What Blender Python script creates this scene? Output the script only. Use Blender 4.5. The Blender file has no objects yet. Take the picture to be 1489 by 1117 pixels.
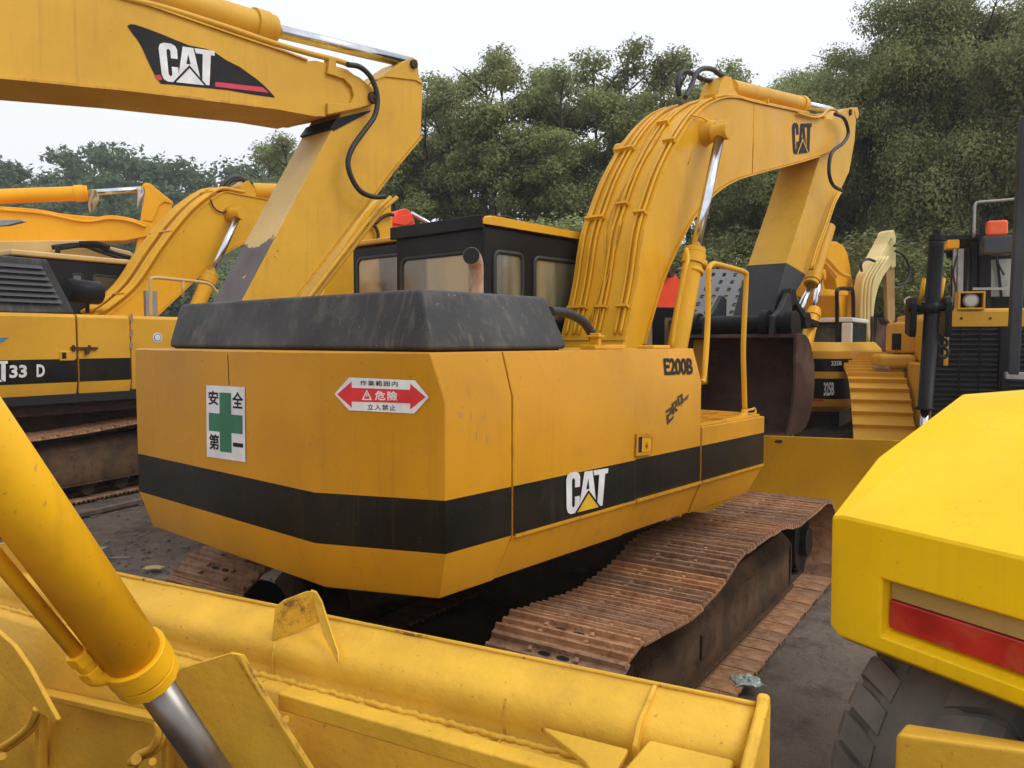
import bpy, bmesh, math, random
from mathutils import Vector, Matrix, noise
from mathutils.geometry import tessellate_polygon
R = math.radians
rnd = random.Random(7)
S = bpy.context.scene
COL = S.collection
# ---------------------------------------------------------------- camera
FPX = 1130.0; CX = 744.5; CY = 558.5; HOR = 495.0; CAMZ = 2.2
PITCH = math.atan((CY - HOR) / FPX)
CAM = Vector((0, 0, CAMZ))
_up = Vector((0, math.sin(PITCH), math.cos(PITCH))); _fw = Vector((0, math.cos(PITCH), -math.sin(PITCH)))
def ray(px, py):
    return (Vector((1, 0, 0)) * ((px - CX) / FPX) + _up * ((CY - py) / FPX) + _fw)
def hit(px, py, p, n):
    d = ray(px, py); return CAM + d * ((Vector(p) - CAM).dot(n) / d.dot(n))
def atD(px, py, D):
    d = ray(px, py); return CAM + d * (D / d.y)
def atZ(px, py, z):
    d = ray(px, py); return CAM + d * ((z - CAMZ) / d.z)
class Frame:
    """machine frame: x forward, y left, z up; ang = degrees the forward axis is turned right of world +Y"""
    def __init__(s, ox, oy, ang, oz=0.0):
        a = R(ang); s.o = Vector((ox, oy, oz)); s.rot = R(90) - a
        s.fx = Vector((math.sin(a), math.cos(a), 0)); s.fy = Vector((-math.cos(a), math.sin(a), 0))
    def w(s, x, y, z): return s.o + s.fx * x + s.fy * y + Vector((0, 0, z))
    def l(s, p):
        d = Vector(p) - s.o; return (d.dot(s.fx), d.dot(s.fy), d.z)
    def Sd(s, px, py, y): return hit(px, py, s.w(0, y, 0), s.fy)
    def Fr(s, px, py, x): return hit(px, py, s.w(x, 0, 0), s.fx)
    def M(s): return Matrix.Translation(s.o) @ Matrix.Rotation(s.rot, 4, 'Z')
W0 = Frame(0, 0, 90)      # x = world x, y = world y
# ---------------------------------------------------------------- materials
MATS = {}
def _n(nt, t, **k):
    n = nt.nodes.new(t)
    for a, b in k.items(): setattr(n, a, b)
    return n
def newmat(name):
    m = bpy.data.materials.new(name); m.use_nodes = True; nt = m.node_tree; nt.nodes.clear()
    out = _n(nt, 'ShaderNodeOutputMaterial'); b = _n(nt, 'ShaderNodeBsdfPrincipled')
    nt.links.new(b.outputs[0], out.inputs[0]); MATS[name] = m
    return m, nt, b, out
def mixc(nt, fac, a, b, mode='MIX'):
    n = _n(nt, 'ShaderNodeMix', data_type='RGBA', blend_type=mode)
    for i, v in ((0, fac), (6, a), (7, b)):
        if hasattr(v, 'is_output'): nt.links.new(v, n.inputs[i])
        elif i == 0: n.inputs[0].default_value = v
        else: n.inputs[i].default_value = (*v, 1)
    return n.outputs[2]
def noi(nt, co, scale, detail=4, rough=.55, sc=None, off=0):
    if sc or off:
        mp = _n(nt, 'ShaderNodeMapping'); nt.links.new(co, mp.inputs[0])
        if sc: mp.inputs['Scale'].default_value = sc
        mp.inputs['Location'].default_value = (off, off * .7, off * 1.3); co = mp.outputs[0]
    n = _n(nt, 'ShaderNodeTexNoise'); nt.links.new(co, n.inputs['Vector'])
    n.inputs['Scale'].default_value = scale; n.inputs['Detail'].default_value = detail; n.inputs['Roughness'].default_value = rough
    return n.outputs[0]
def ramp(nt, v, lo, hi, a=0., b=1.):
    n = _n(nt, 'ShaderNodeMapRange'); nt.links.new(v, n.inputs[0])
    for i, x in enumerate((lo, hi, a, b)): n.inputs[i + 1].default_value = x
    return n.outputs[0]
def mul(nt, a, b):
    n = _n(nt, 'ShaderNodeMath', operation='MULTIPLY')
    for i, v in enumerate((a, b)):
        if hasattr(v, 'is_output'): nt.links.new(v, n.inputs[i])
        else: n.inputs[i].default_value = v
    return n.outputs[0]
def bump(nt, b, h, strength, dist=.01):
    n = _n(nt, 'ShaderNodeBump'); nt.links.new(h, n.inputs['Height']); n.inputs['Strength'].default_value = strength
    n.inputs['Distance'].default_value = dist; nt.links.new(n.outputs[0], b.inputs['Normal'])
def paint(name, col, rough=.42, var=.12, streak=.25, chips=.0, dirt=.2, dirtcol=(.16, .10, .05), bmp=.15, spec=.24, metal=0, big=1.0, chipcol=(.09, .035, .015), edge=.0, dent=.25):
    m, nt, b, out = newmat(name)
    tc = _n(nt, 'ShaderNodeTexCoord').outputs['Object']
    lo = tuple(c * (1 - var) for c in col); hi = tuple(min(1, c * (1 + var * .7) + var * .03) for c in col)
    c = mixc(nt, ramp(nt, noi(nt, tc, .9 * big, 5), .35, .65), lo, hi)
    d1 = ramp(nt, noi(nt, tc, 2.3 * big, 8, .65, off=3.1), .52, .78)
    c = mixc(nt, mul(nt, d1, dirt), c, dirtcol)
    if streak:
        st = ramp(nt, noi(nt, tc, 1.0, 5, .6, sc=(22, 22, .9), off=1.7), .53, .8)
        gate = ramp(nt, noi(nt, tc, 1.1 * big, 3, off=9), .42, .62)
        c = mixc(nt, mul(nt, mul(nt, st, gate), streak), c, dirtcol)
    sp = ramp(nt, noi(nt, tc, 48, 2, .5, off=5), .70, .73)
    c = mixc(nt, mul(nt, sp, min(.8, .25 + dirt)), c, dirtcol)
    rg = ramp(nt, noi(nt, tc, 3, 6, off=2), .3, .8, rough - .08, rough + .2)
    if chips:
        ch = ramp(nt, noi(nt, tc, 3.2, 9, .72, off=7), .70 - chips * .12, .715 - chips * .12)
        c = mixc(nt, ch, c, chipcol)
    h = noi(nt, tc, 35, 4, off=4)
    if edge:      # rubbed and rusted edges
        bv = _n(nt, 'ShaderNodeBevel'); bv.samples = 4; bv.inputs[0].default_value = .014; ge = _n(nt, 'ShaderNodeNewGeometry')
        dp = _n(nt, 'ShaderNodeVectorMath', operation='DOT_PRODUCT'); nt.links.new(bv.outputs[0], dp.inputs[0]); nt.links.new(ge.outputs['Normal'], dp.inputs[1])
        em = mul(nt, ramp(nt, dp.outputs['Value'], .99, .90), ramp(nt, noi(nt, tc, 7, 7, .7, off=13), .50, .60)); c = mixc(nt, mul(nt, em, edge), c, (.13, .06, .03))
    nt.links.new(c, b.inputs['Base Color']); nt.links.new(rg, b.inputs['Roughness'])
    b.inputs['Metallic'].default_value = metal; b.inputs['Specular IOR Level'].default_value = spec
    bump(nt, b, h, bmp, .004)
    if dent:      # slightly uneven sheet metal
        b2 = _n(nt, 'ShaderNodeBump'); b2.inputs['Strength'].default_value = dent; b2.inputs['Distance'].default_value = .03
        nt.links.new(noi(nt, tc, 1.7, 2, .5, off=21), b2.inputs['Height']); nt.links.new(b2.outputs[0], [n for n in nt.nodes if n.type == 'BUMP'][0].inputs['Normal'])
    return m
def plain(name, col, rough=.5, metal=0, spec=.5, emit=None):
    m, nt, b, out = newmat(name)
    tc = _n(nt, 'ShaderNodeTexCoord').outputs['Object']
    c = mixc(nt, ramp(nt, noi(nt, tc, 9, 5), .35, .7), tuple(x * .82 for x in col), tuple(min(1, x * 1.08) for x in col))
    nt.links.new(c, b.inputs['Base Color']); b.inputs['Roughness'].default_value = rough
    b.inputs['Metallic'].default_value = metal; b.inputs['Specular IOR Level'].default_value = spec
    return m
def rusty(name, c1, c2, c3, rough=.75, bmp=.5, sc=4., dust=.55, rand=0):
    m, nt, b, out = newmat(name)
    tc = _n(nt, 'ShaderNodeTexCoord').outputs['Object']
    c = mixc(nt, ramp(nt, noi(nt, tc, sc, 8, .65), .38, .62), c1, c2)
    c = mixc(nt, ramp(nt, noi(nt, tc, sc * 3.1, 8, .7, off=6), .55, .72), c, c3)
    g = ramp(nt, noi(nt, tc, sc * .5, 5, off=11), .6, .75); c = mixc(nt, mul(nt, g, dust), c, (.23, .17, .12))
    if rand:
        oi = _n(nt, 'ShaderNodeObjectInfo').outputs['Random']; hs = _n(nt, 'ShaderNodeHueSaturation'); nt.links.new(c, hs.inputs['Color']); nt.links.new(ramp(nt, oi, 0, 1, 1 - rand, 1 + rand), hs.inputs['Value']); nt.links.new(ramp(nt, mul(nt, oi, 7.31), 0, 7.31, .85, 1.0), hs.inputs['Saturation']); c = hs.outputs[0]
    nt.links.new(c, b.inputs['Base Color']); b.inputs['Roughness'].default_value = rough; b.inputs['Specular IOR Level'].default_value = .15
    bump(nt, b, noi(nt, tc, sc * 9, 6, off=2), bmp, .006)
    return m
paint('paint_ochre', (.61, .280, .010), .36, .14, .6, 0, .28, (.30, .13, .03), .12, edge=.8)
paint('paint_boom', (.70, .36, .012), .36, .12, .32, .02, .2, (.34, .16, .05), .15, edge=.7)
paint('paint_arm', (.66, .37, .035), .44, .14, .45, .22, .25, (.32, .17, .06), .15, edge=.8)
paint('paint_far', (.68, .36, .030), .45, .10, .3, .0, .2, (.30, .15, .05), .1)
paint('paint_orangeyellow', (.86, .40, .008), .4, .08, .15, .0, .08, (.4, .2, .05), .1)
paint('paint_lemon', (.95, .60, .003), .38, .08, .40, .0, .16, (.45, .30, .03), .12, big=1.5, edge=.35)
paint('paint_blade', (.74, .43, .040), .48, .16, .22, .09, .38, (.42, .21, .05), .9, big=2.2, chipcol=(.26, .13, .06), edge=.8, dent=.4)
paint('paint_cylinder', (.86, .46, .010), .34, .10, .40, .06, .30, (.45, .22, .03), .15, big=2)
paint('paint_pale', (.74, .60, .26), .5, .14, .4, .07, .25, (.30, .22, .12), .15)
paint('paint_rubbed', (.60, .33, .03), .5, .2, .2, .95, .6, (.2, .1, .04), .6, chipcol=(.16, .075, .035))
paint('paint_tan', (.40, .24, .09), .55, .2, .5, .1, .5, (.18, .09, .04), .2)
paint('paint_cream', (.62, .42, .16), .5, .1, .3, .0, .2, (.3, .2, .1), .15)
paint('stripe_black', (.008, .0075, .006), .34, .3, .55, 0, .30, (.10, .07, .03), .1, spec=.2)
paint('hood_black', (.036, .036, .036), .46, .35, .95, .0, .65, (.17, .145, .11), .6, big=1.6, edge=.5)
paint('metal_black', (.010, .010, .011), .40, .25, .3, .0, .3, (.05, .04, .03), .2, spec=.16)
paint('guard_grey', (.33, .345, .37), .5, .15, .3, .0, .25, (.10, .09, .07), .2)
paint('black_worn', (.035, .037, .042), .45, .3, .3, .06, .3, (.12, .10, .07), .3, chipcol=(.5, .3, .05))
paint('paint_red', (.80, .07, .02), .45, .1, .15, 0, .2, (.25, .05, .02), .1)
paint('paint_white', (.75, .74, .70), .5, .05, .15, 0, .2, (.3, .25, .2), .1)
rusty('track_rust', (.28, .135, .062), (.47, .265, .140), (.12, .055, .030), sc=7, rand=.2, bmp=.8)
rusty('track_dark', (.050, .038, .030), (.085, .058, .040), (.030, .022, .018))
rusty('bucket_rust', (.050, .028, .022), (.090, .045, .032), (.028, .018, .016), .6, .4, 2.5)
rusty('frame_dirty', (.048, .029, .017), (.105, .058, .030), (.022, .016, .012), sc=3, dust=.25)
rusty('rusty_pipe', (.36, .20, .13), (.50, .36, .25), (.20, .08, .05), sc=9)
rusty('ground_junk', (.13, .10, .08), (.21, .17, .14), (.07, .055, .045), sc=6)
plain('rubber', (.018, .018, .019), .55); plain('chrome', (.72, .74, .78), .16, 1.0); plain('chrome_dull', (.23, .21, .19), .32, .85)
plain('dark', (.010, .010, .010), .8); plain('white_vinyl', (.80, .81, .82), .4); plain('ink', (.012, .012, .016), .6, spec=.2)
plain('green_vinyl', (.015, .17, .08), .4); plain('red_vinyl', (.72, .03, .04), .4); plain('pink_vinyl', (.68, .03, .07), .4)
plain('blue_vinyl', (.05, .22, .48), .4); plain('logo_yellow', (.80, .47, .02), .4); plain('emblem_dark', (.05, .035, .02), .5)
plain('steel_grey', (.36, .36, .36), .45, .5); plain('plastic_bag', (.36, .42, .38), .25); plain('dry_leaf', (.42, .34, .16), .7)
plain('cloth', (.50, .40, .24), .9); plain('beacon', (.95, .12, .01), .25); plain('mirror_dark', (.03, .03, .035), .3)
plain('louvre', (.045, .045, .05), .5)
def tyre_mat():
    m, nt, b, out = newmat('tyre_rubber'); tc = _n(nt, 'ShaderNodeTexCoord').outputs['Object']
    c = mixc(nt, ramp(nt, noi(nt, tc, 2.5, 8, .6), .30, .72), (.075, .068, .060), (.22, .195, .16))
    nt.links.new(c, b.inputs['Base Color']); b.inputs['Roughness'].default_value = .85; bump(nt, b, noi(nt, tc, 40, 4), .3, .005)
tyre_mat()
def glass(name, c1, c2, sc=(1, 1, 1), rough=.12):
    m, nt, b, out = newmat(name); tc = _n(nt, 'ShaderNodeTexCoord').outputs['Object']
    c = mixc(nt, ramp(nt, noi(nt, tc, 1.6, 3, sc=sc), .38, .62), c1, c2)
    c = mixc(nt, ramp(nt, noi(nt, tc, 14, 6, .7, off=3), .5, .8, 0, .35), c, (.36, .29, .18))
    c = mixc(nt, ramp(nt, noi(nt, tc, 1.1, 2, sc=(2.2, 2.2, .15), off=17), .50, .56, 0, .75), c, (.07, .06, .04))
    nt.links.new(c, b.inputs['Base Color']); b.inputs['Specular IOR Level'].default_value = .8
    nt.links.new(ramp(nt, noi(nt, tc, 6, 6, off=8), .3, .7, .03, rough + .12), b.inputs['Roughness'])
glass('glass_dusty', (.20, .20, .13), (.42, .29, .10), (1.2, 1.2, .25)); glass('glass_dark', (.03, .035, .035), (.09, .09, .08)); glass('glass_ochre', (.30, .17, .05), (.50, .32, .10))
def lamp_glass():
    m, nt, b, out = newmat('lamp_glass'); b.inputs['Base Color'].default_value = (.62, .60, .52, 1); b.inputs['Roughness'].default_value = .12
lamp_glass()
def lightred():
    m, nt, b, out = newmat('reflector_red'); tc = _n(nt, 'ShaderNodeTexCoord').outputs['Object']
    c = mixc(nt, ramp(nt, noi(nt, tc, 5, 5), .35, .65), (.34, .014, .010), (.55, .028, .02))
    d = ramp(nt, noi(nt, tc, 9, 6, .7, off=4), .5, .8, 0, .5); c = mixc(nt, d, c, (.40, .22, .08))
    nt.links.new(c, b.inputs['Base Color']); b.inputs['Roughness'].default_value = .3
lightred()
paint('recess_tan', (.50, .33, .10), .6, .2, .3, 0, .35, (.25, .14, .05), .3)
def leafmat(name, c1, c2, c3):
    m, nt, b, out = newmat(name); tc = _n(nt, 'ShaderNodeTexCoord').outputs['Object']
    c = mixc(nt, ramp(nt, noi(nt, tc, .55, 4), .38, .62), c1, c2)
    c = mixc(nt, ramp(nt, noi(nt, tc, 5.0, 3, off=5), .45, .7), c, c3)
    oi = _n(nt, 'ShaderNodeObjectInfo').outputs['Random']
    hs = _n(nt, 'ShaderNodeHueSaturation'); nt.links.new(c, hs.inputs['Color'])
    nt.links.new(ramp(nt, oi, 0, 1, .475, .515), hs.inputs['Hue']); nt.links.new(ramp(nt, oi, 0, 1, .72, 1.15), hs.inputs['Value'])
    nt.links.new(hs.outputs[0], b.inputs['Base Color']); b.inputs['Roughness'].default_value = .6; b.inputs['Specular IOR Level'].default_value = .25
    tr = _n(nt, 'ShaderNodeBsdfTranslucent'); nt.links.new(hs.outputs[0], tr.inputs[0])
    mx = _n(nt, 'ShaderNodeMixShader'); mx.inputs[0].default_value = .38
    nt.links.new(b.outputs[0], mx.inputs[1]); nt.links.new(tr.outputs[0], mx.inputs[2]); nt.links.new(mx.outputs[0], out.inputs[0])
leafmat('leaf', (.215, .255, .088), (.305, .345, .125), (.41, .44, .19))
leafmat('leaf_far', (.085, .165, .065), (.12, .20, .08), (.17, .25, .10))
rusty('bark', (.055, .045, .035), (.10, .085, .07), (.035, .03, .025), sc=3)
def ground_mat():
    m, nt, b, out = newmat('ground_mud'); tc = _n(nt, 'ShaderNodeTexCoord').outputs['Object']
    c = mixc(nt, ramp(nt, noi(nt, tc, .55, 8, .6), .38, .62), (.160, .122, .094), (.285, .232, .186))
    c = mixc(nt, ramp(nt, noi(nt, tc, 3.2, 9, .7, off=4), .50, .72), c, (.080, .062, .050))
    c = mixc(nt, ramp(nt, noi(nt, tc, 14, 6, .7, off=8), .58, .75, 0, .6), c, (.27, .24, .21))
    nt.links.new(c, b.inputs['Base Color'])
    nt.links.new(ramp(nt, noi(nt, tc, .8, 6, off=2), .35, .65, .45, .95), b.inputs['Roughness']); b.inputs['Specular IOR Level'].default_value = .25
    h = noi(nt, tc, 2.2, 12, .74); bump(nt, b, h, 1.0, .16)
ground_mat()
paint('dirt_hill', (.06, .075, .03), .9, .3, 0, 0, .5, (.05, .05, .03), .4)
# ---------------------------------------------------------------- mesh helpers
ROOTM = {}
def catmull(pts, n=8):
    pts = [Vector(p) for p in pts]; P = [pts[0] * 2 - pts[1]] + pts + [pts[-1] * 2 - pts[-2]]; out = []
    for i in range(1, len(P) - 2):
        a, b, c, d = P[i - 1:i + 3]
        for k in range(n):
            t = k / n
            out.append(.5 * ((2 * b) + (c - a) * t + (2 * a - 5 * b + 4 * c - d) * t * t + (3 * b - a - 3 * c + d) * t ** 3))
    out.append(pts[-1]); return out
class MB:
    def __init__(s): s.v = []; s.f = []; s.m = []; s.sm = []
    def add(s, vs, fs, mi=0, sm=False):
        k = len(s.v); s.v += [Vector(p) for p in vs]
        for f in fs: s.f.append([i + k for i in f]); s.m.append(mi); s.sm.append(sm)
        return s
    def hexa(s, c, mi=0):     # 8 corners: bottom 4, top 4
        return s.add(c, [(3, 2, 1, 0), (4, 5, 6, 7), (0, 1, 5, 4), (1, 2, 6, 5), (2, 3, 7, 6), (3, 0, 4, 7)], mi)
    def box(s, F, x0, x1, y0, y1, z0, z1, mi=0):
        return s.hexa([F.w(x0, y0, z0), F.w(x1, y0, z0), F.w(x1, y1, z0), F.w(x0, y1, z0), F.w(x0, y0, z1), F.w(x1, y0, z1), F.w(x1, y1, z1), F.w(x0, y1, z1)], mi)
    def prism(s, pts, vec, mi=0, mis=None, sm=False):
        pts = [Vector(p) for p in pts]; n = len(pts); vec = Vector(vec)
        s.add(pts + [p + vec for p in pts], [list(range(n - 1, -1, -1)), list(range(n, 2 * n))], mi)
        k = len(s.v) - 2 * n
        for i in range(n):
            j = (i + 1) % n; s.f.append([k + i, k + j, k + n + j, k + n + i]); s.m.append(mi if mis is None else mis[i]); s.sm.append(sm)
        return s
    def loft(s, rings, mi=0, caps=True, mif=None, sm=False, closed=True):
        n = len(rings[0]); k = len(s.v)
        for r in rings: s.v += [Vector(p) for p in r]
        for a in range(len(rings) - 1):
            for i in range(n if closed else n - 1):
                j = (i + 1) % n; s.f.append([k + a * n + i, k + a * n + j, k + (a + 1) * n + j, k + (a + 1) * n + i])
                s.m.append(mif(a, i) if mif else mi); s.sm.append(sm)
        if caps:
            s.f.append([k + i for i in range(n - 1, -1, -1)]); s.m.append(mi); s.sm.append(False)
            z = k + (len(rings) - 1) * n; s.f.append([z + i for i in range(n)]); s.m.append(mi); s.sm.append(False)
        return s
    def tube(s, path, r, seg=10, mi=0, caps=True, closed=False):
        path = [Vector(p) for p in path]; n = len(path); rs = r if isinstance(r, (list, tuple)) else [r] * n
        t = [(path[min(i + 1, n - 1)] - path[max(i - 1, 0)]).normalized() for i in range(n)]
        if closed: t = [(path[(i + 1) % n] - path[i - 1]).normalized() for i in range(n)]
        u = t[0].orthogonal().normalized(); rings = []
        for i in range(n):
            u = (u - t[i] * u.dot(t[i])).normalized(); w = t[i].cross(u)
            rings.append([path[i] + (u * math.cos(a * 2 * math.pi / seg) + w * math.sin(a * 2 * math.pi / seg)) * rs[i] for a in range(seg)])
        if closed: rings.append(rings[0])
        return s.loft(rings, mi, caps and not closed, sm=True)
    def cyl(s, a, b, r, r2=None, seg=20, mi=0): return s.tube([a, b], [r, r if r2 is None else r2], seg, mi)
    def sphere(s, c, r, seg=10, mi=0, sz=1):
        c = Vector(c); rings = []
        for i in range(seg + 1):
            a = math.pi * i / seg; rr = max(r * math.sin(a), 1e-4)
            rings.append([c + Vector((rr * math.cos(b * math.pi / seg), rr * math.sin(b * math.pi / seg), r * sz * math.cos(a))) for b in range(2 * seg)])
        return s.loft(rings, mi, False, sm=True)
    def rod(s, a, b, w, h, up=(0, 0, 1), mi=0):   # rectangular bar
        a = Vector(a); b = Vector(b); t = (b - a).normalized(); up = Vector(up); sd = t.cross(up).normalized(); u2 = sd.cross(t)
        q = [sd * x * w / 2 + u2 * y * h / 2 for x, y in ((-1, -1), (1, -1), (1, 1), (-1, 1))]
        return s.loft([[a + k for k in q], [b + k for k in q]], mi)
    def build(s, name, mats, parent=None, bevel=0, seg=2, label=None, cat=None, group=None, kind=None, base=None, ang=35, solid=0):
        if isinstance(mats, str): mats = [mats]
        me = bpy.data.meshes.new(name)
        if parent is not None: M = ROOTM[parent.name].inverted(); o0 = None
        else:
            if base is None:
                xs = [v.x for v in s.v]; ys = [v.y for v in s.v]; base = Vector(((min(xs) + max(xs)) / 2, (min(ys) + max(ys)) / 2, min(v.z for v in s.v)))
            M = Matrix.Translation(-Vector(base))
        me.from_pydata([M @ v for v in s.v], [], s.f); me.update()
        for m in mats: me.materials.append(MATS[m])
        me.polygons.foreach_set('material_index', s.m)
        me.polygons.foreach_set('use_smooth', [True] * len(s.f) if bevel else s.sm)
        bm = bmesh.new(); bm.from_mesh(me)
        if bevel: bmesh.ops.remove_doubles(bm, verts=bm.verts, dist=1e-5)
        bmesh.ops.recalc_face_normals(bm, faces=bm.faces); bm.to_mesh(me); bm.free()
        o = bpy.data.objects.new(name, me); COL.objects.link(o)
        if solid:
            md = o.modifiers.new('solid', 'SOLIDIFY'); md.thickness = solid; md.offset = 0
        if bevel:
            md = o.modifiers.new('bevel', 'BEVEL'); md.width = bevel; md.segments = seg; md.limit_method = 'ANGLE'; md.angle_limit = R(ang)
            md.harden_normals = True
        if parent is not None: o.parent = parent; ROOTM[o.name] = ROOTM[parent.name]
        else: o.location = base; ROOTM[o.name] = Matrix.Translation(Vector(base))
        tag(o, label, cat, group, kind)
        return o
def tag(o, label=None, cat=None, group=None, kind=None):
    for k, v in (('label', label), ('category', cat), ('group', group), ('kind', kind)):
        if v: o[k] = v
    return o
def thing(name, F, label, cat, group=None, at=(0, 0)):
    o = bpy.data.objects.new(name, None); COL.objects.link(o); o.empty_display_size = .3
    M = Matrix.Translation(F.w(at[0], at[1], 0)) @ Matrix.Rotation(F.rot, 4, 'Z'); o.matrix_world = M; ROOTM[o.name] = M
    return tag(o, label, cat, group)
# text and decals
def textmesh(txt, bold=0.0, sp=1.0):
    cu = bpy.data.curves.new('t', 'FONT'); cu.body = txt; cu.offset = bold; cu.space_character = sp; cu.resolution_u = 3
    ob = bpy.data.objects.new('t', cu); COL.objects.link(ob); dg = bpy.context.evaluated_depsgraph_get()
    me = bpy.data.meshes.new_from_object(ob.evaluated_get(dg)); V = [v.co.copy() for v in me.vertices]; Fc = [list(p.vertices) for p in me.polygons]
    bpy.data.objects.remove(ob); bpy.data.curves.remove(cu); bpy.data.meshes.remove(me)
    if not V: return [], []
    x0 = min(v.x for v in V); x1 = max(v.x for v in V); y0 = min(v.y for v in V); y1 = max(v.y for v in V)
    return [((v.x - x0) / (x1 - x0), (v.y - y0) / (y1 - y0)) for v in V], Fc
class Q:
    """quad map: corners TL,TR,BR,BL in world; off = distance in front along the normal facing the camera"""
    def __init__(s, tl, tr, br, bl):
        s.c = [Vector(x) for x in (tl, tr, br, bl)]; s.n = (s.c[1] - s.c[0]).cross(s.c[3] - s.c[0]).normalized()
        if s.n.dot(CAM - s.c[0]) < 0: s.n = -s.n
    def p(s, u, v, off=0):
        tl, tr, br, bl = s.c; a = bl.lerp(br, u); b = tl.lerp(tr, u); return a.lerp(b, v) + s.n * off
    def poly(s, mb, pts, off, mi=0, holes=None):
        if holes:
            loops = [[Vector((x, y, 0)) for x, y in l] for l in [pts] + holes]; tri = tessellate_polygon(loops)
            al = [q for l in [pts] + holes for q in l]; mb.add([s.p(x, y, off) for x, y in al], [list(t) for t in tri], mi)
        else: mb.add([s.p(x, y, off) for x, y in pts], [list(range(len(pts)))], mi)
    def text(s, mb, txt, x0, y0, x1, y1, off, mi=0, bold=0., sp=1.0, shear=0):
        V, Fc = textmesh(txt, bold, sp)
        mb.add([s.p(x0 + (x1 - x0) * u + shear * (v - .5), y0 + (y1 - y0) * v, off) for u, v in V], Fc, mi)
def track_logo(q, mb, white=0, line=1, tri=2, off=.005, x0=0, y0=0, x1=1, y1=1):
    """three block letters with a peak in front of the middle one"""
    T = lambda L: [(x0 + (x1 - x0) * a, y0 + (y1 - y0) * b) for a, b in L]
    C = [(.00, .16), (.03, .05), (.10, .0), (.22, .0), (.29, .05), (.32, .14), (.32, .40), (.20, .40), (.20, .20), (.18, .15), (.15, .15), (.13, .20), (.13, .80), (.15, .85), (.18, .85), (.20, .80), (.20, .62), (.32, .62), (.32, .86), (.29, .95), (.22, 1.), (.10, 1.), (.03, .95), (.0, .84)]
    A = [(.30, .08), (.42, .97), (.61, .97), (.76, .08), (.62, .08), (.58, .38), (.45, .38), (.42, .08)]
    hole = [(.475, .52), (.555, .52), (.515, .80)]
    Tt = [(.63, .97), (1., .97), (1., .84), (.93, .84), (.93, .02), (.78, .02), (.78, .84), (.655, .84)]
    q.poly(mb, T(C), off, white); q.poly(mb, T(A), off, white, [T(hole)]); q.poly(mb, T(Tt), off + .0005, white)
    q.poly(mb, T([(.20, .0), (.53, .50), (.88, .0)]), off + .0012, line)
    q.poly(mb, T([(.255, .005), (.53, .415), (.82, .005)]), off + .0022, tri)
def rrect(cx, cy, w, h, r, n=4):
    o = []
    for (sx, sy, a0) in ((1, 1, 0), (-1, 1, 90), (-1, -1, 180), (1, -1, 270)):
        for k in range(n + 1):
            a = R(a0 + 90 * k / n); o.append((cx + sx * (w / 2 - r) + r * math.cos(a), cy + sy * (h / 2 - r) + r * math.sin(a)))
    return o
def window(P, u, v, n, w, h, parent, framemat, glassmat, r=.06, ft=.028, name='window', px=None):
    """rounded window: rubber frame ring (part) with a pane (sub-part). P centre, u,v axes, n outward"""
    O = rrect(0, 0, w, h, r); I = rrect(0, 0, w - 2 * ft, h - 2 * ft, max(r - ft, .01)); Mi = rrect(0, 0, w - ft, h - ft, r - ft / 2)
    g = lambda L, d: [P + u * a + v * b + n * d for a, b in L]
    m = MB().loft([g(O, .001), g(O, .014), g(Mi, .022), g(I, .014), g(I, .002)], caps=False, sm=True)
    f = m.build(name, framemat, parent)
    MB().add(g(I, .004), [list(range(len(I)))]).build('pane', glassmat, f)
    return f
def strip(mb, pts, F, y0, y1, th, mi=0):
    """plate of thickness th following world points pts (all in one side plane), from local y0 to y1"""
    L = [F.l(p) for p in pts]; r = []
    for i, (x, _, z) in enumerate(L):
        a = L[max(i - 1, 0)]; b = L[min(i + 1, len(L) - 1)]; d = Vector((b[0] - a[0], 0, b[2] - a[2])).normalized(); nx, nz = -d.z * th, d.x * th
        r.append([F.w(x, y0, z), F.w(x, y1, z), F.w(x + nx, y1, z + nz), F.w(x + nx, y0, z + nz)])
    return mb.loft(r, mi)
def offpath(pts, F, y, off):
    L = [F.l(p) for p in pts]; r = []
    for i, (x, _, z) in enumerate(L):
        a = L[max(i - 1, 0)]; b = L[min(i + 1, len(L) - 1)]; d = Vector((b[0] - a[0], 0, b[2] - a[2])).normalized()
        r.append(F.w(x - d.z * off, y, z + d.x * off))
    return r
def spl(pxs, k=5): return [(p.x, p.y) for p in catmull([Vector((a, b, 0)) for a, b in pxs], k)]
def cylinder_part(root, a, b, c, r1, r2, bodymat, rodmat='chrome', eye=True, name='hydraulic_cylinder', collar=True, F=None):
    """barrel a->b, rod b->c"""
    a, b, c = Vector(a), Vector(b), Vector(c); t = (b - a).normalized(); m = MB().cyl(a, b, r1, seg=24)
    if collar: m.cyl(b - t * r1 * 1.5, b - t * r1 * .35, r1 * 1.16, seg=28); m.cyl(b - t * r1 * .3, b + t * .02, r1 * 1.05, seg=28)
    o = m.build(name, bodymat, root, bevel=.004)
    MB().cyl(b, c, r2, seg=20).build('rod', rodmat, o)
    if eye:
        s = F.fy if F else t.orthogonal(); MB().cyl(c - s * r1 * .9, c + s * r1 * .9, r2 * 1.7, seg=20).build('rod_eye', bodymat, o, bevel=.006)
    return o
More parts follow.
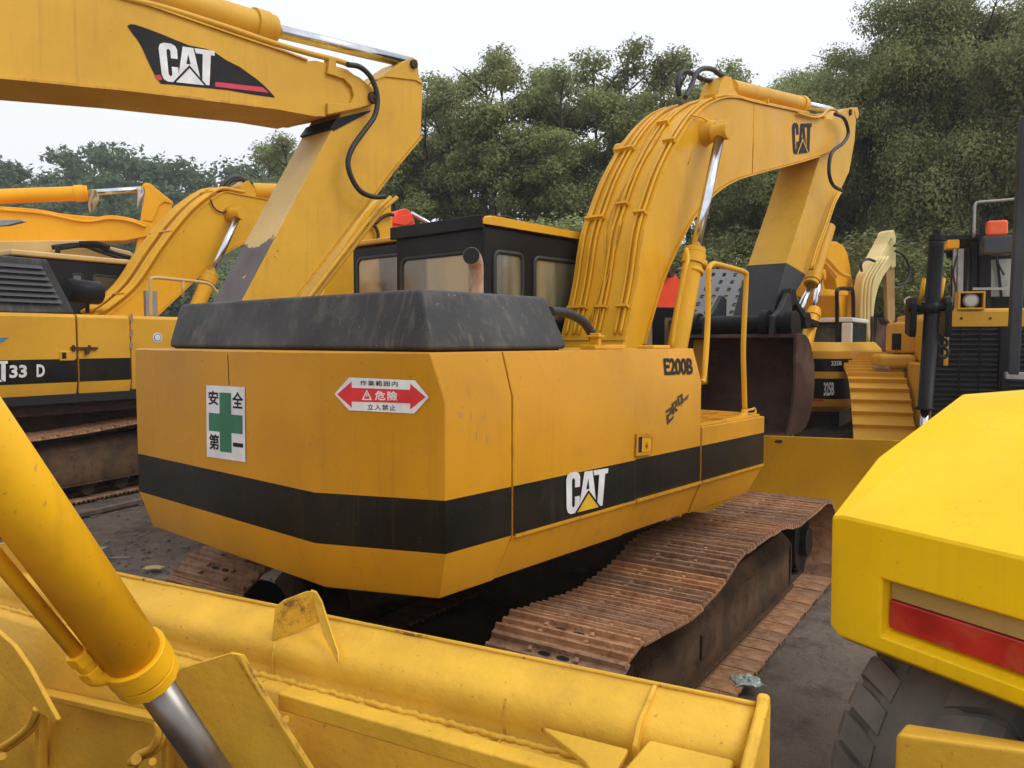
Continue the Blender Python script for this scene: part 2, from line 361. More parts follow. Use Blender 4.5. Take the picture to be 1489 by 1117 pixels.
# ================================================================ MAIN EXCAVATOR
E = Frame(-1.063, 4.364, 41.3)
ex = thing('excavator', E, 'ochre excavator in the centre with a green cross sticker on its counterweight', 'excavator', at=(2.2, 0))
HW = 1.415
def ringz(z, ins, top=0, xr=0.0):
    # counterweight outline (plan) at height z
    yt = HW - ins - top
    b = lambda y: -.66 + ins * .8 + (y - .87) / (HW - .87) * .25 if y > .87 else -.66 + ins * .8
    xb = -.66 + ins * .8; xs = -.41 + ins * .5 - top * .45
    return [E.w(xr, -yt, z), E.w(xs, -yt, z), E.w(xb, -.87 + ins * .3, z), E.w(xb, .87 - ins * .3, z), E.w(xs, yt, z), E.w(xr, yt, z)]
m = MB(); rings = [ringz(1.115, .085, xr=-.03), ringz(1.33, 0), ringz(1.55, 0), ringz(1.95, 0), ringz(2.15, 0, .06)]
m.loft(rings, 0, mif=lambda a, i: 1 if a == 1 and i != 5 else 0)
cw = m.build('counterweight', ['paint_ochre', 'stripe_black'], ex, bevel=.006)
# side of the house: door section and front section, right and left
def sideprof(y0, off=0.):
    s = 1 if y0 > 0 else -1
    return [(s * (HW - .085 + off), 1.12), (s * (HW + off), 1.325), (s * (HW + off), 1.55), (s * (HW + off), 1.95), (s * (HW - .06 + off), 2.15)]
xs1 = E.l(E.Sd(925, 620, -HW))[0]; xs2 = E.l(E.Sd(1021, 650, -HW))[0]; xs3 = E.l(E.Sd(1112, 650, -HW))[0]
def housesec(x0, x1, parent, name, off=0., inner=.5, zt=None):
    for s in (-1, 1):
        P = sideprof(s, off); m = MB()
        L = P + [(s * inner, 2.15), (s * inner, 1.12)]
        m.loft([[E.w(x0 - (.05 if (y, z) == P[0] and x0 < .1 else 0), y, z) for y, z in L], [E.w(x1, y, z) for y, z in L]], 0, mif=lambda a, i: 1 if i == 1 else 0)
        m.build(name, ['paint_ochre', 'stripe_black'], parent, bevel=.006)
housesec(.008, xs1, ex, 'engine_door', .0)
housesec(xs1 + .004, xs2, ex, 'side_panel', -.010)
# middle deck and floor frame
m = MB(); m.box(E, .0, xs2 - .01, -.5, .5, 1.2, 2.145); m.build('engine_bay', 'paint_ochre', ex, bevel=.005)
m = MB(); m.box(E, xs2 - .02, 2.9, -1.2, 1.2, 1.16, 1.34); m.box(E, -.3, 2.9, -1.0, 1.0, 1.02, 1.17); m.cyl(E.w(2.2, 0, .86), E.w(2.2, 0, 1.04), .75, seg=40)
m.build('floor_frame', 'metal_black', ex)
# step box ahead of the side panels
zs = 1.665
for s in (-1, 1):
    m = MB(); L = [(s * (HW - .085), 1.12), (s * (HW - .005), 1.325), (s * (HW - .005), 1.55), (s * (HW - .005), zs), (s * .75, zs), (s * .75, 1.12)]
    m.loft([[E.w(xs2 + .004, y, z) for y, z in L], [E.w(xs3 - (.09 if z < 1.2 else 0), y, z) for y, z in L]], 0, mif=lambda a, i: 1 if i == 1 else 0)
    sb = m.build('step_box', ['paint_ochre', 'stripe_black'], ex, bevel=.006)
    m = MB(); m.box(E, xs2 + .03, xs3 - .03, s * .8, s * (HW - .03), zs + .002, zs + .016)
    for i in range(22):
        x = xs2 + .05 + i * (xs3 - xs2 - .1) / 21; m.box(E, x - .006, x + .006, s * .82, s * (HW - .05), zs + .016, zs + .022)
    m.build('tread_plate', 'paint_boom', sb)
# seam lines under the stripe, hinge lip
m = MB()
for x0, x1 in ((.02, xs1), (xs1 + .01, xs2), (xs2 + .01, xs3 - .02)): m.box(E, x0, x1, -HW - .004, -HW + .02, 1.315, 1.330)
m.build('seam_strip', 'paint_ochre', ex)
m = MB(); m.box(E, -.012, .03, -HW + .09, -HW + .13, 1.2, 2.1); m.build('door_gap', 'dark', ex)
# hood
def hr(z, ins, dz=0): return [E.w(.585 - ins * .05, -1.27 + ins, z + dz), E.w(-.36 + ins * .55, -1.27 + ins, z + dz), E.w(-.36 + ins * .55, 1.09 - ins * .05, z + dz), E.w(.585 - ins * .05, 1.09 - ins * .05, z + dz)]
m = MB(); m.loft([hr(2.156, -.01), hr(2.20, .005), hr(2.425, .13)], 0); hood = m.build('hood', 'hood_black', ex, bevel=.022, seg=3)
m = MB(); m.box(E, -.34, .56, -1.24, 1.06, 2.149, 2.157); m.build('hood_seal', 'dark', ex)
# exhaust: swept pipe from the hood
p0 = atD(692, 440, 4.75); lx, ly, lz = E.l(p0)
top = E.w(lx - .02, ly, 2.62); path = catmull([E.w(lx, ly, 2.40), E.w(lx, ly, 2.57), E.w(lx - .01, ly - .01, 2.645), E.w(lx - .05, ly - .035, 2.688), E.w(lx - .105, ly - .065, 2.698)], 6)
m = MB().tube(path, [.047] * (len(path) - 1) + [.053], 18); pipe = m.build('exhaust_pipe', 'rusty_pipe', ex)
d = (path[-1] - path[-2]).normalized()
MB().cyl(path[-1] - d * .01, path[-1] + d * .003, .050, seg=18).build('pipe_mouth', 'dark', pipe)
# hose from the hood
hp = [E.Sd(800, 453, -.95), E.Sd(822, 455, -.95), E.Sd(846, 466, -.95), E.Sd(860, 485, -.95), E.Sd(867, 506, -.95)]
MB().tube(catmull(hp, 6), .028, 12).build('intake_hose', 'rubber', ex)
# door latch and filler clamp on deck
q = Q(*[E.Sd(a, b, -HW - .002) for a, b in ((924, 631), (949, 631), (948, 661), (923, 663))])
m = MB(); q.poly(m, [(0, 0), (1, 0), (1, 1), (0, 1)], .006, 0, [[(.1, .14), (.9, .14), (.9, .86), (.1, .86)]]); lt = m.build('latch_frame', 'paint_ochre', ex, solid=.008)
m = MB(); q.poly(m, [(.1, .14), (.4, .14), (.4, .86), (.1, .86)], .003, 0); m.build('recess', 'dark', lt)
m = MB(); q.poly(m, [(.34, .16), (.9, .16), (.9, .84), (.34, .84)], .006, 0); c = q.p(.64, .5, .006); m.cyl(c, c + q.n * .012, .014); m.build('latch', 'paint_boom', lt)
m = MB(); bx, _, _ = E.l(E.Sd(870, 510, -1.2)); m.box(E, bx - .06, bx + .25, -1.22, -1.12, 2.151, 2.175); m.box(E, bx, bx + .03, -1.2, -1.14, 2.17, 2.24); m.box(E, bx - .02, bx + .05, -1.21, -1.13, 2.215, 2.228); m.build('deck_bracket', 'paint_boom', ex, bevel=.004); MB().box(E, bx + .55, bx + .75, -1.22, -1.1, 2.151, 2.17).build('deck_plate', 'paint_boom', ex, bevel=.004)
# handrail
hrp = [(1020, 556), (1024, 545), (1029, 470), (1030, 402), (1031, 390), (1037, 384), (1045, 385), (1075, 393), (1083, 397), (1085, 407), (1081, 500), (1082, 560), (1083, 596)]
MB().tube(catmull([E.Sd(a, b, -1.34 if i > 1 else -1.37) for i, (a, b) in enumerate(hrp)], 5), .018, 12).build('handrail', 'paint_boom', ex)
a0 = E.Sd(1083, 597, -1.34)
MB().tube(catmull([a0 + E.fx * .0, a0 - E.fx * .03 - Vector((0, 0, .04)), a0 - E.fx * .12 - Vector((0, 0, .05))], 5), .024, 10).build('rail_foot', 'paint_boom', ex)
m = MB(); m.tube(catmull([a0 + E.fx * .02, a0 + E.fx * .12, a0 + E.fx * .2 - E.fy * -.02, a0 + E.fx * .17 - Vector((0, 0, .03)), a0 + E.fx * .03 - Vector((0, 0, .03))], 5), .009, 8); m.build('grab_ring', 'paint_boom', ex)
# stickers and writing
q = Q(*[E.Fr(a, b, -.66) for a, b in ((301, 560), (357, 563), (358, 672), (302, 664))])
m = MB(); q.poly(m, [(0, 0), (1, 0), (1, 1), (0, 1)], .004)
q.poly(m, [(.36, .10), (.66, .10), (.66, .37), (.94, .37), (.94, .62), (.66, .62), (.66, .91), (.36, .91), (.36, .62), (.07, .62), (.07, .37), (.36, .37)], .0055, 1)
for ch, x0, y0, x1, y1 in (('安', .06, .73, .33, .93), ('全', .69, .71, .96, .93), ('第', .07, .11, .34, .33), ('一', .70, .19, .95, .245)):
    q.text(m, ch, x0, y0, x1, y1, .0055, 2, .022)
m.build('safety_sticker', ['white_vinyl', 'green_vinyl', 'ink'], ex, label='white safety sticker with a green cross and four dark characters')
# warning sticker lies on the angled facet between the rear face and the side
PB = E.w(-.66, -.87, 0); nB = (E.w(-.41, -HW, 0) - PB).cross(Vector((0, 0, 1))).normalized()
q = Q(*[hit(a, b, PB, nB) for a, b in ((487, 548), (624, 553), (624, 602), (487, 598))])
m = MB(); o = [(0, .5), (.16, 1), (.86, .98), (1, .5), (.85, 0), (.16, .04)]
q.poly(m, o, .004); q.poly(m, [(.03, .5), (.19, .88), (.19, .70), (.81, .70), (.81, .88), (.97, .5), (.81, .12), (.81, .30), (.19, .30), (.19, .12)], .0052, 1)
q.text(m, '作業範囲内', .28, .78, .68, .93, .0055, 2, .01, 1.25); q.text(m, '立入禁止', .36, .07, .66, .24, .0055, 2, .01, 1.25); q.text(m, '危險', .44, .36, .68, .64, .0062, 0, .02, 1.2)
q.poly(m, [(.30, .36), (.41, .36), (.355, .66)], .0062, 0, [[(.322, .39), (.388, .39), (.355, .60)]]); q.poly(m, [(.350, .45), (.360, .45), (.362, .54), (.348, .54)], .0062, 0)
m.build('warning_sticker', ['white_vinyl', 'red_vinyl', 'ink'], ex, label='red and white arrow shaped danger sticker')
m = MB()
q = Q(*[E.Sd(a, b, -HW) for a, b in ((822, 688), (883.5, 679), (878.5, 735), (823, 749))]); track_logo(q, m, 0, 1, 2); m.build('logo', ['white_vinyl', 'stripe_black', 'logo_yellow'], ex)
# model number sits on the sloping upper panel
PU = E.w(0, -HW + .01, 1.95); nU = (E.w(0, -HW + .07, 2.15) - PU).cross(E.fx).normalized()
q = Q(*[hit(a, b, PU, nU) for a, b in ((964, 521), (1006, 521), (1007, 545), (966, 546))])
m = MB(); q.text(m, 'E200B', 0, 0, 1, 1, .005, 0, .03, .95); m.build('model_number', 'ink', ex)
q = Q(*[E.Sd(a, b, -HW + .01) for a, b in ((967, 589), (990, 573), (991, 596), (970, 618))])
m = MB()
q.poly(m, [(0, .72), (.34, .72), (.34, .34), (.12, .34), (.12, .16), (.42, .16), (.42, .02), (0, .0), (0, .48), (.22, .48), (.22, .58), (0, .58)], .004)
q.poly(m, [(.38, .22), (.38, .86), (.70, .86), (.70, .52), (.60, .46), (.74, .22), (.60, .22), (.50, .44), (.50, .22)], .004, 0, [[(.50, .56), (.60, .56), (.60, .74), (.50, .74)]])
q.poly(m, [(.76, .42), (.76, 1.0), (1.08, 1.0), (1.08, .42)], .004, 0, [[(.86, .54), (.98, .54), (.98, .86), (.86, .86)]])
q.text(m, 'power', .95, .22, 1.5, .62, .004, 0, .02); m.build('emblem', 'emblem_dark', ex)
# ---- cab
X0 = E.l(E.Sd(703, 400, .40))[0]; cabL, cabR = 1.42, .40
zr = E.l(E.Sd(703, 327, cabR))[2]; X1 = X0 + 1.75
cab = MB(); L = [(X0, 1.34), (X0, zr), (X1 - .25, zr - .02), (X1, zr - .45), (X1 + .05, 1.9), (X1 + .05, 1.34)]
cab.loft([[E.w(x, cabR, z) for x, z in L], [E.w(x, cabL, z) for x, z in L]]); cabo = cab.build('cab', 'metal_black', ex, bevel=.025, seg=3)
m = MB(); L = [(X0 - .03, zr + .004), (X0 - .03, zr + .045), (X0 + .1, zr + .075), (X1 - .3, zr + .06), (X1 - .18, zr - .02), (X1 - .22, zr + .004)]
m.loft([[E.w(x, cabR - .03, z) for x, z in L], [E.w(x, cabR + .04, z + .01) for x, z in L], [E.w(x, cabL + .03, z - .008) for x, z in L]], 0)
m.build('cab_roof', 'paint_boom', cabo, bevel=.012)
m = MB(); m.box(E, X0 - .045, X0 - .005, cabR - .02, cabL + .02, zr - .03, zr + .072); m.build('roof_trim', 'metal_black', cabo, bevel=.01)
gr = catmull([E.Sd(723, 327, .7), E.Sd(726, 318, .7), E.Sd(735, 316, .7), E.Sd(745, 320, .7), E.Sd(748, 330, .7)], 5); MB().tube(gr, .016, 10).build('roof_handle', 'metal_black', cabo)
def winS(px0, px1, py0, py1, y):     # window on the right side, from pixels
    a = E.l(E.Sd(px0, py1, y)); b = E.l(E.Sd(px1, py0, y)); c = E.l(E.Sd(px0, py0, y))
    w = b[0] - a[0]; h = c[2] - a[2]; window(E.w(a[0] + w / 2, y, a[2] + h / 2), E.fx, Vector((0, 0, 1)), -E.fy, w, h, cabo, 'rubber', 'glass_dusty', .07, .035)
winS(716, 761, 362, 436, cabR); winS(774, 880, 371, 470, cabR)
a = E.l(E.Fr(583, 376, X0)); b = E.l(E.Fr(700, 365, X0)); w = a[1] - b[1]
window(E.w(X0, (a[1] + b[1]) / 2, a[2] - .42), E.fy * -1, Vector((0, 0, 1)), -E.fx, w, .86, cabo, 'rubber', 'glass_dusty', .09, .035)
# ---- boom
YB = -.30
tp = spl([(903, 512), (912, 470), (924, 410), (934, 340), (947, 296), (964, 248), (988, 201), (1014, 165), (1041, 147), (1068, 143), (1102, 151), (1199, 172)], 5)
bt = spl([(1200, 224), (1152, 238), (1102, 251), (1068, 262), (1042, 278), (1018, 302), (998, 331), (978, 372), (962, 410), (948, 455), (932, 512)], 5)
tipc = [(1212, 174), (1222, 184), (1226, 198), (1219, 214)]
ptop = [E.Sd(a, b, YB) for a, b in tp]; pbot = [E.Sd(a, b, YB) for a, b in bt]
prof = ptop + [E.Sd(a, b, YB) for a, b in tipc] + pbot
m = MB(); m.prism(prof, E.fy * .60); boom = m.build('boom', 'paint_boom', ex, bevel=.008)
m = MB(); strip(m, ptop[2:], E, YB - .02, YB + .62, .014); m.build('top_flange', 'paint_boom', boom, bevel=.003)
m = MB(); strip(m, pbot[1:-1], E, YB - .02, YB + .62, .014); m.build('bottom_flange', 'paint_boom', boom, bevel=.003)
# weld seams
m = MB(); m.tube([E.Sd(1097, 152, YB - .002), E.Sd(1094, 252, YB - .002)], .004, 6); m.tube(catmull([E.Sd(1042, 172, YB - .002), E.Sd(1014, 205, YB - .002), E.Sd(1000, 240, YB - .002)], 5), .003, 6); m.build('weld_seam', 'paint_boom', boom)
def pipes(F, ptop, ys, parent, r=.016, off=.05, a=1, b=None, clamp=9, mat='paint_boom', name='oil_pipe'):
    P = ptop[a:b]
    for y, o in ys: MB().tube(offpath(P, F, y, off + o), r, 8).build(name, mat, parent)
    y0 = min(y for y, _ in ys) - .03; y1 = max(y for y, _ in ys) + .03
    for i in range(4, len(P) - 2, clamp):
        q0 = offpath(P[i:i + 2], F, y0, off + .012); q1 = offpath(P[i:i + 2], F, y1, off + .012)
        MB().rod(q0[0], q1[0], .05, .022, (q0[1] - q0[0])).build('pipe_clamp', mat, parent)
pipes(E, ptop, [(-.275, 0), (-.225, 0)], boom, .0125, .032, 3, 55, 11)
pipes(E, ptop, [(-.07, 0), (-.02, 0)], boom, .0115, .03, 3, 44, 13)
pipes(E, ptop, [(.13, 0), (.18, 0), (.255, .0)], boom, .0125, .032, 3, 42, 11)
for k, (y, dz) in enumerate(((-.06, 0), (.0, .03), (.03, 0))):
    MB().tube([p + Vector((0, 0, .0)) + E.fy * (.03 * math.sin(i * .45 + k)) for i, p in enumerate(offpath(ptop[5:40], E, y, .03))], .006, 6).build('grease_line', 'paint_boom', boom)
q = Q(*[E.Sd(a, b, YB) for a, b in ((1151, 179), (1180, 178), (1178, 222), (1153, 225))]); m = MB(); track_logo(q, m, 0, 1, 0); m.build('logo', ['ink', 'paint_boom'], boom)
# boss and boom cylinders
for s in (1, -1):
    def P(px, py, y=-.50):
        p = E.Sd(px, py, y); x, yy, z = E.l(p); return E.w(x, yy * s, z)
    pin = P(1049, 188, -.46)
    MB().tube([pin + E.fy * s * .18, pin + E.fy * s * .10, pin + E.fy * s * .05], [.135, .10, .085], 24).cyl(pin + E.fy * s * .05, pin - E.fy * s * .09, .072, seg=24).build('cylinder_boss', 'paint_boom', boom, bevel=.005)
    co = cylinder_part(ex, P(982, 520), P(1011, 365), P(1048, 192), .083, .043, 'paint_boom', F=E)
    t = (P(1011, 365) - P(982, 520)).normalized()
    MB().tube(catmull([P(998, 362, -.56), P(1000, 378, -.60), P(996, 395, -.61), P(985, 450, -.60), P(976, 510, -.59)], 5), .018, 8).build('feed_pipe', 'paint_boom', co)
    MB().cyl(P(1011, 385) - t * .02, P(1011, 385) + t * .03, .098, seg=24).cyl(P(1006, 398), P(1007, 392), .094, seg=24).build('gland', 'paint_boom', co)
MB().tube(catmull([E.Sd(1004, 167, -.31), E.Sd(1022, 172, -.34), E.Sd(1036, 182, -.38), E.Sd(1044, 192, -.42)], 5), .007, 6).build('grease_line', 'paint_boom', boom)
# louvre and plate low on boom
m = MB()
for i in range(5):
    c = [E.Sd(887 + i * -.6 + a, 418 + i * 7 + b, YB + .3) for a, b in ((0, 0), (24, 2), (24, 5), (0, 3))]
q = None
# stick cylinder on top of the boom
cylinder_part(ex, E.Sd(1062, 128, 0), E.Sd(1168, 152, 0), E.Sd(1238, 166, 0), .085, .045, 'paint_boom', F=E)
m = MB(); m.prism([E.Sd(a, b, -.1) for a, b in ((1040, 150), (1048, 122), (1056, 110), (1064, 112), (1068, 130), (1082, 148))], E.fy * .2); m.build('cylinder_bracket', 'paint_boom', boom, bevel=.006)
for L in ([(988, 140), (985, 124), (988, 110), (996, 104), (1008, 108), (1024, 116), (1040, 118)], [(996, 142), (1004, 128), (1012, 108), (1022, 100), (1036, 101), (1046, 108), (1056, 112)]):
    MB().tube(catmull([E.Sd(a, b, -.05 + .1 * (L[0][0] < 990)) for a, b in L], 5), .024, 10).build('hydraulic_hose', 'rubber', boom)
hl = [(1214, 166), (1226, 171), (1232, 183), (1233, 196), (1226, 208), (1211, 220), (1206, 236), (1206, 255), (1212, 270), (1224, 277)]
MB().tube(catmull([E.Sd(a, b, -.40) for a, b in hl], 6), .021, 10).build('hydraulic_hose', 'rubber', boom)
MB().tube(catmull([E.Sd(a, b, -.33) for a, b in ((1160, 165), (1185, 171), (1196, 168), (1204, 160), (1214, 160), (1220, 166))], 5), .016, 8).build('oil_pipe', 'paint_boom', boom)
# ---- stick
YS = -.23
side = [(1193, 225), (1198, 190), (1212, 168), (1228, 158), (1240, 156), (1245, 174), (1243, 205), (1235, 250), (1217, 289), (1205, 322), (1193, 356), (1181, 409), (1172, 424), (1154, 419), (1144, 383), (1170, 302)]
side2 = [(1193, 225), (1198, 190), (1212, 168), (1228, 158), (1240, 156), (1245, 174), (1243, 205), (1235, 250), (1217, 289), (1205, 322), (1193, 356), (1172, 400), (1144, 383), (1170, 302)]
m = MB(); m.prism([E.Sd(a, b, YS) for a, b in side2], E.fy * .46); stick = m.build('stick', 'paint_arm', ex, bevel=.01)
m = MB(); m.prism([E.Sd(a, b, YS - .004) for a, b in ((1144, 382), (1172, 400), (1150, 440), (1140, 468), (1120, 470), (1125, 455))], E.fy * .468); m.build('stick_guard', 'black_worn', stick, bevel=.012)
pins = E.Sd(1222, 196, YS - .03); MB().cyl(pins, pins + E.fy * .52, .06, seg=20).build('pivot_pin', 'paint_boom', stick, bevel=.008)
pins = E.Sd(1238, 163, YS - .02); MB().cyl(pins, pins + E.fy * .5, .04, seg=16).build('horn_pin', 'metal_black', stick)
# pipes down the side of the stick
for k, yy in enumerate((-.27, -.30)):
    MB().tube(catmull([E.Sd(a - k * 3, b, yy) for a, b in ((1224, 277), (1218, 287), (1212, 300), (1200, 335), (1190, 362), (1181, 392))], 5), .016, 8).build('oil_pipe', 'paint_boom', stick)
# bucket cylinder + links
cylinder_part(ex, E.Sd(1205, 330, -.02), E.Sd(1180, 412, -.02), E.Sd(1158, 462, -.02), .085, .045, 'paint_boom', F=E)
xb = 5.63
def Bx(px, py, y=-.3): return E.Sd(px, py, y)
for y in (-.34, .30):
    m = MB(); a = Bx(1146, 432, y); b = Bx(1168, 466, y); m.rod(a, b, .07, .12, E.fy); m.rod(b, Bx(1184, 472, y), .07, .12, E.fy)
    for p in (a, b): m.cyl(p - E.fy * .06, p + E.fy * .06, .095, seg=20)
    m.build('bucket_link', 'metal_black', ex, bevel=.01)
# ---- bucket: curved shell opening to the rear
bk = []
xo, _, zt = E.l(E.Sd(1163, 488, -.66)); zb = E.l(E.Sd(1160, 632, -.66))[2]
for i in range(13):
    a = R(92 - 172 * i / 12); bk.append((xo + .10 + .36 * math.cos(a), (zt + zb) / 2 + .02 + (zt - zb) / 2 * math.sin(a)))
bk = [(xo - .06, zt + .01)] + bk + [(xo - .22, zb - .03)]
rings = []
m = MB(); t = .03
inner = [(x - .0 + (-.03 if 0 < i < len(bk) - 1 else 0), z + (-t if z > (zt + zb) / 2 else t)) for i, (x, z) in enumerate(bk)]
Lp = bk + inner[::-1]
m.prism([E.w(x, -.62, z) for x, z in Lp], E.fy * 1.24); bucket = m.build('bucket', 'bucket_rust', ex)
for y in (-.65, .62):
    sp_ = [(xo - .06, zt + .02)] + [(x + .012, z) for x, z in bk[1:-1]] + [(xo - .24, zb - .02), (xo - .13, zb + .18), (xo - .06, (zt + zb) / 2)]
    MB().prism([E.w(x, y, z) for x, z in sp_], E.fy * .032).build('side_plate', 'bucket_rust', bucket, bevel=.006)
m = MB()
for k in range(5):
    y = -.6 + k * .3; m2 = MB(); m2.loft([[E.w(xo - .16, y - .05, zb - .05), E.w(xo - .16, y + .05, zb - .05), E.w(xo - .16, y + .05, zb + .03), E.w(xo - .16, y - .05, zb + .03)], [E.w(xo - .36, y - .035, zb - .055), E.w(xo - .36, y + .035, zb - .055), E.w(xo - .36, y + .035, zb - .03), E.w(xo - .36, y - .035, zb - .03)]])
    m2.build('bucket_tooth', 'bucket_rust', bucket, bevel=.008)
m = MB(); m.cyl(E.w(xo + .1, -.55, zt + .12), E.w(xo + .1, .6, zt + .12), .10, seg=24); m.cyl(E.w(xo + .1, -.58, zt + .12), E.w(xo + .1, -.48, zt + .12), .135, seg=24); m.cyl(E.w(xo + .1, .5, zt + .12), E.w(xo + .1, .62, zt + .12), .135, seg=24)
m.cyl(E.w(xo + .1, -.22, zt + .12), E.w(xo + .1, -.3, zt + .12), .15, seg=24); m.build('hinge_tube', 'metal_black', bucket, bevel=.006)
for y in (-.40, .36):
    MB().prism([E.w(xo - .05, y, zt - .02), E.w(xo - .02, y, zt + .2), E.w(xo + .15, y, zt + .28), E.w(xo + .34, y, zt + .46), E.w(xo + .46, y, zt + .42), E.w(xo + .44, y, zt - .05)], E.fy * .05).build('bucket_ear', 'black_worn', bucket, bevel=.008)
# ---- undercarriage
T = Frame(*E.w(2.2, 0, 0).xy, 33.7)
yo = -T.l(atZ(1061, 1022, .04))[1]; SW = .72
print('track outer y', yo, 'xs', xs1, xs2, xs3)
def resample(P, step):
    out = [P[0]]; acc = 0
    for a, b in zip(P, P[1:] + P[:1]):
        L = (Vector(b) - Vector(a)).length; d = step - acc
        while d <= L: out.append(tuple(Vector(a).lerp(Vector(b), d / L))); d += step
        acc = L - (d - step)
    return out
def shoe_mesh(pitch, width, mat, ribs=3):
    m = MB(); G = Frame(0, 0, 90)
    m.box(G, -pitch / 2 + .003, pitch / 2 - .005, -width / 2, width / 2, -.012, .0)
    for k in range(ribs):
        x = -pitch / 2 + pitch * (k + .5) / ribs; h = .026 if k != 1 or ribs < 3 else .020; wj = .0
        m.hexa([G.w(x - .016, -width / 2, -.002), G.w(x + .016, -width / 2, -.002), G.w(x + .016, width / 2, -.002), G.w(x - .016, width / 2, -.002), G.w(x - .007, -width / 2 + .004, h), G.w(x + .006, -width / 2 + .004, h), G.w(x + .006, width / 2 - .004, h), G.w(x - .007, width / 2 - .004, h)])
    for sy in (-.05, .05):
        for sx in (-.032, .034): m.cyl(G.w(sx, sy + math.copysign(.075, sy), .0), G.w(sx, sy + math.copysign(.075, sy), .018), .013, seg=6)
        for i in (0,): m.add([G.w(.032 + .014 * math.cos(t_ * .785), sy * 1.0 + .036 * math.sin(t_ * .785), .0015) for t_ in range(8)], [list(range(8))], 1)
    me = bpy.data.meshes.new('track_shoe'); me.from_pydata([tuple(v) for v in m.v], [], m.f); me.materials.append(MATS[mat]); me.materials.append(MATS['dark'])
    me.polygons.foreach_set('material_index', m.m); me.update(); return me
def make_track(F, root, ycen, path, pitch, width, mat='track_rust', ribs=3, chainmat='track_dark', name='track', jit=.0):
    """path: closed local (x,z) loop of the shoe plates, clockwise seen from the right; shoes are sub-parts"""
    P = resample([tuple(p) for p in path], pitch)
    ch = MB(); n = len(P)
    for y in (-.09, .06):
        inn = []
        for i in range(n):
            a = Vector(P[i - 1]); b = Vector(P[(i + 1) % n]); d = (b - a).normalized(); nn = Vector((-d.y, d.x)); inn.append(Vector(P[i]) - nn * .06)
        ch.tube([F.w(q.x, ycen + y + .015, q.y) for q in inn], .045, 6, closed=True)
    tr = ch.build(name, chainmat, root)
    me = shoe_mesh(pitch, width, mat, ribs); inv = ROOTM[root.name].inverted(); sh = None
    for i in range(n):
        a = Vector(P[i]); b = Vector(P[(i + 1) % n]); d = (b - a).normalized(); c = (a + b) / 2; nn = Vector((-d.y, d.x))
        X = (F.fx * d.x + Vector((0, 0, d.y))).normalized(); Z = (F.fx * nn.x + Vector((0, 0, nn.y))).normalized(); Y = Z.cross(X)
        if jit: c = c + nn * rnd.uniform(-jit, jit)
        Mx = Matrix((X, Y, Z)).transposed().to_4x4(); Mx.translation = F.w(c.x, ycen + rnd.uniform(-jit, jit) * 1.5, c.y)
        o = bpy.data.objects.new('track_shoe', me) if sh is None else sh.copy()
        sh = sh or o; COL.objects.link(o); o.parent = tr; o.matrix_local = inv @ Mx @ Matrix.Rotation(rnd.uniform(-jit, jit) * 1.2, 4, 'Y')
    return tr
toppx = [(1204, 728), (1176, 750), (1160, 763), (1142, 763), (1126, 771), (1103, 787), (1079, 804), (1055, 842), (1035, 866), (1005, 894), (966, 914), (936, 930)]
tl = [T.l(T.Sd(a, b, -yo)) for a, b in toppx]; tl = [(p[0], p[2] - .02) for p in tl]
xf, zf = tl[0]; xr_, zr_ = tl[-1]
front = [(xf + .10 + .36 * math.sin(R(a)) * .9, .40 + (zf - .42) * math.cos(R(a)) if a < 90 else .40 + .37 * math.cos(R(a))) for a in range(10, 180, 17)]
rear = [(xr_ - .05 - .38 * math.sin(R(a)), .40 + .37 * math.cos(R(a)) if a > 90 else .40 + (zr_ - .42) * math.cos(R(a))) for a in range(20, 180, 17)]
bottom = [(xr_ - .12, .03), (xf, .03)]
path = tl[::-1] + front + bottom[::-1] + rear[::-1]       # rear->front along the top, front arc down, bottom back, rear arc up
pc = [(p.x, p.y) for p in catmull([Vector((x, z, 0)) for x, z in path] + [Vector((*path[0], 0))], 4)][:-1]
print('track x', xr_, xf, 'z', zr_, zf, min(z for _, z in tl))
yc = -yo + SW / 2
for s in (1, -1):
    make_track(T, ex, s * yc, pc, .195, SW, jit=.004)
    f0 = s * yc - .16; f1 = s * yc + .16
    yb0, yb1 = (-yo + .20, -yo + .53) if s == 1 else (yo - .53, yo - .20)
    m = MB(); x0, x1 = xr_ + .34, xf - .42
    Lf = [(x0, .14), (x1, .14), (x1, .50), (x0, .50)]
    m.hexa([T.w(x0, yb0, .15), T.w(x1, yb0, .15), T.w(x1, yb1, .15), T.w(x0, yb1, .15), T.w(x0, yb0 + .0, .50), T.w(x1, yb0, .50), T.w(x1, yb1, .50), T.w(x0, yb1, .50)])
    m.hexa([T.w(x0, yb0, .50), T.w(x1, yb0, .50), T.w(x1, yb1, .50), T.w(x0, yb1, .50), T.w(x0, yb0 + .08, .58), T.w(x1, yb0 + .08, .58), T.w(x1, yb1 - .08, .58), T.w(x0, yb1 - .08, .58)])
    m.box(T, x0, x1, yb0 - .03, yb1 + .03, .12, .149)
    m.build('track_frame', 'frame_dirty', ex, bevel=.006)
    for (xx, rr, nm) in ((xf + .06, .27, 'idler'), (xr_ - .05, .25, 'sprocket')):
        m = MB(); m.cyl(T.w(xx, yb0 + .02, .40), T.w(xx, yb1 - .02, .40), rr, seg=32); m.cyl(T.w(xx, yb0 - .04, .40), T.w(xx, yb1 + .04, .40), .13, seg=24); m.build(nm, 'metal_black', ex, bevel=.01)
    for k in range(6):
        xx = x0 + .25 + k * (x1 - x0 - .4) / 5; MB().cyl(T.w(xx, yb0 + .03, .15), T.w(xx, yb1 - .03, .15), .085, seg=16).build('track_roller', 'metal_black', ex)
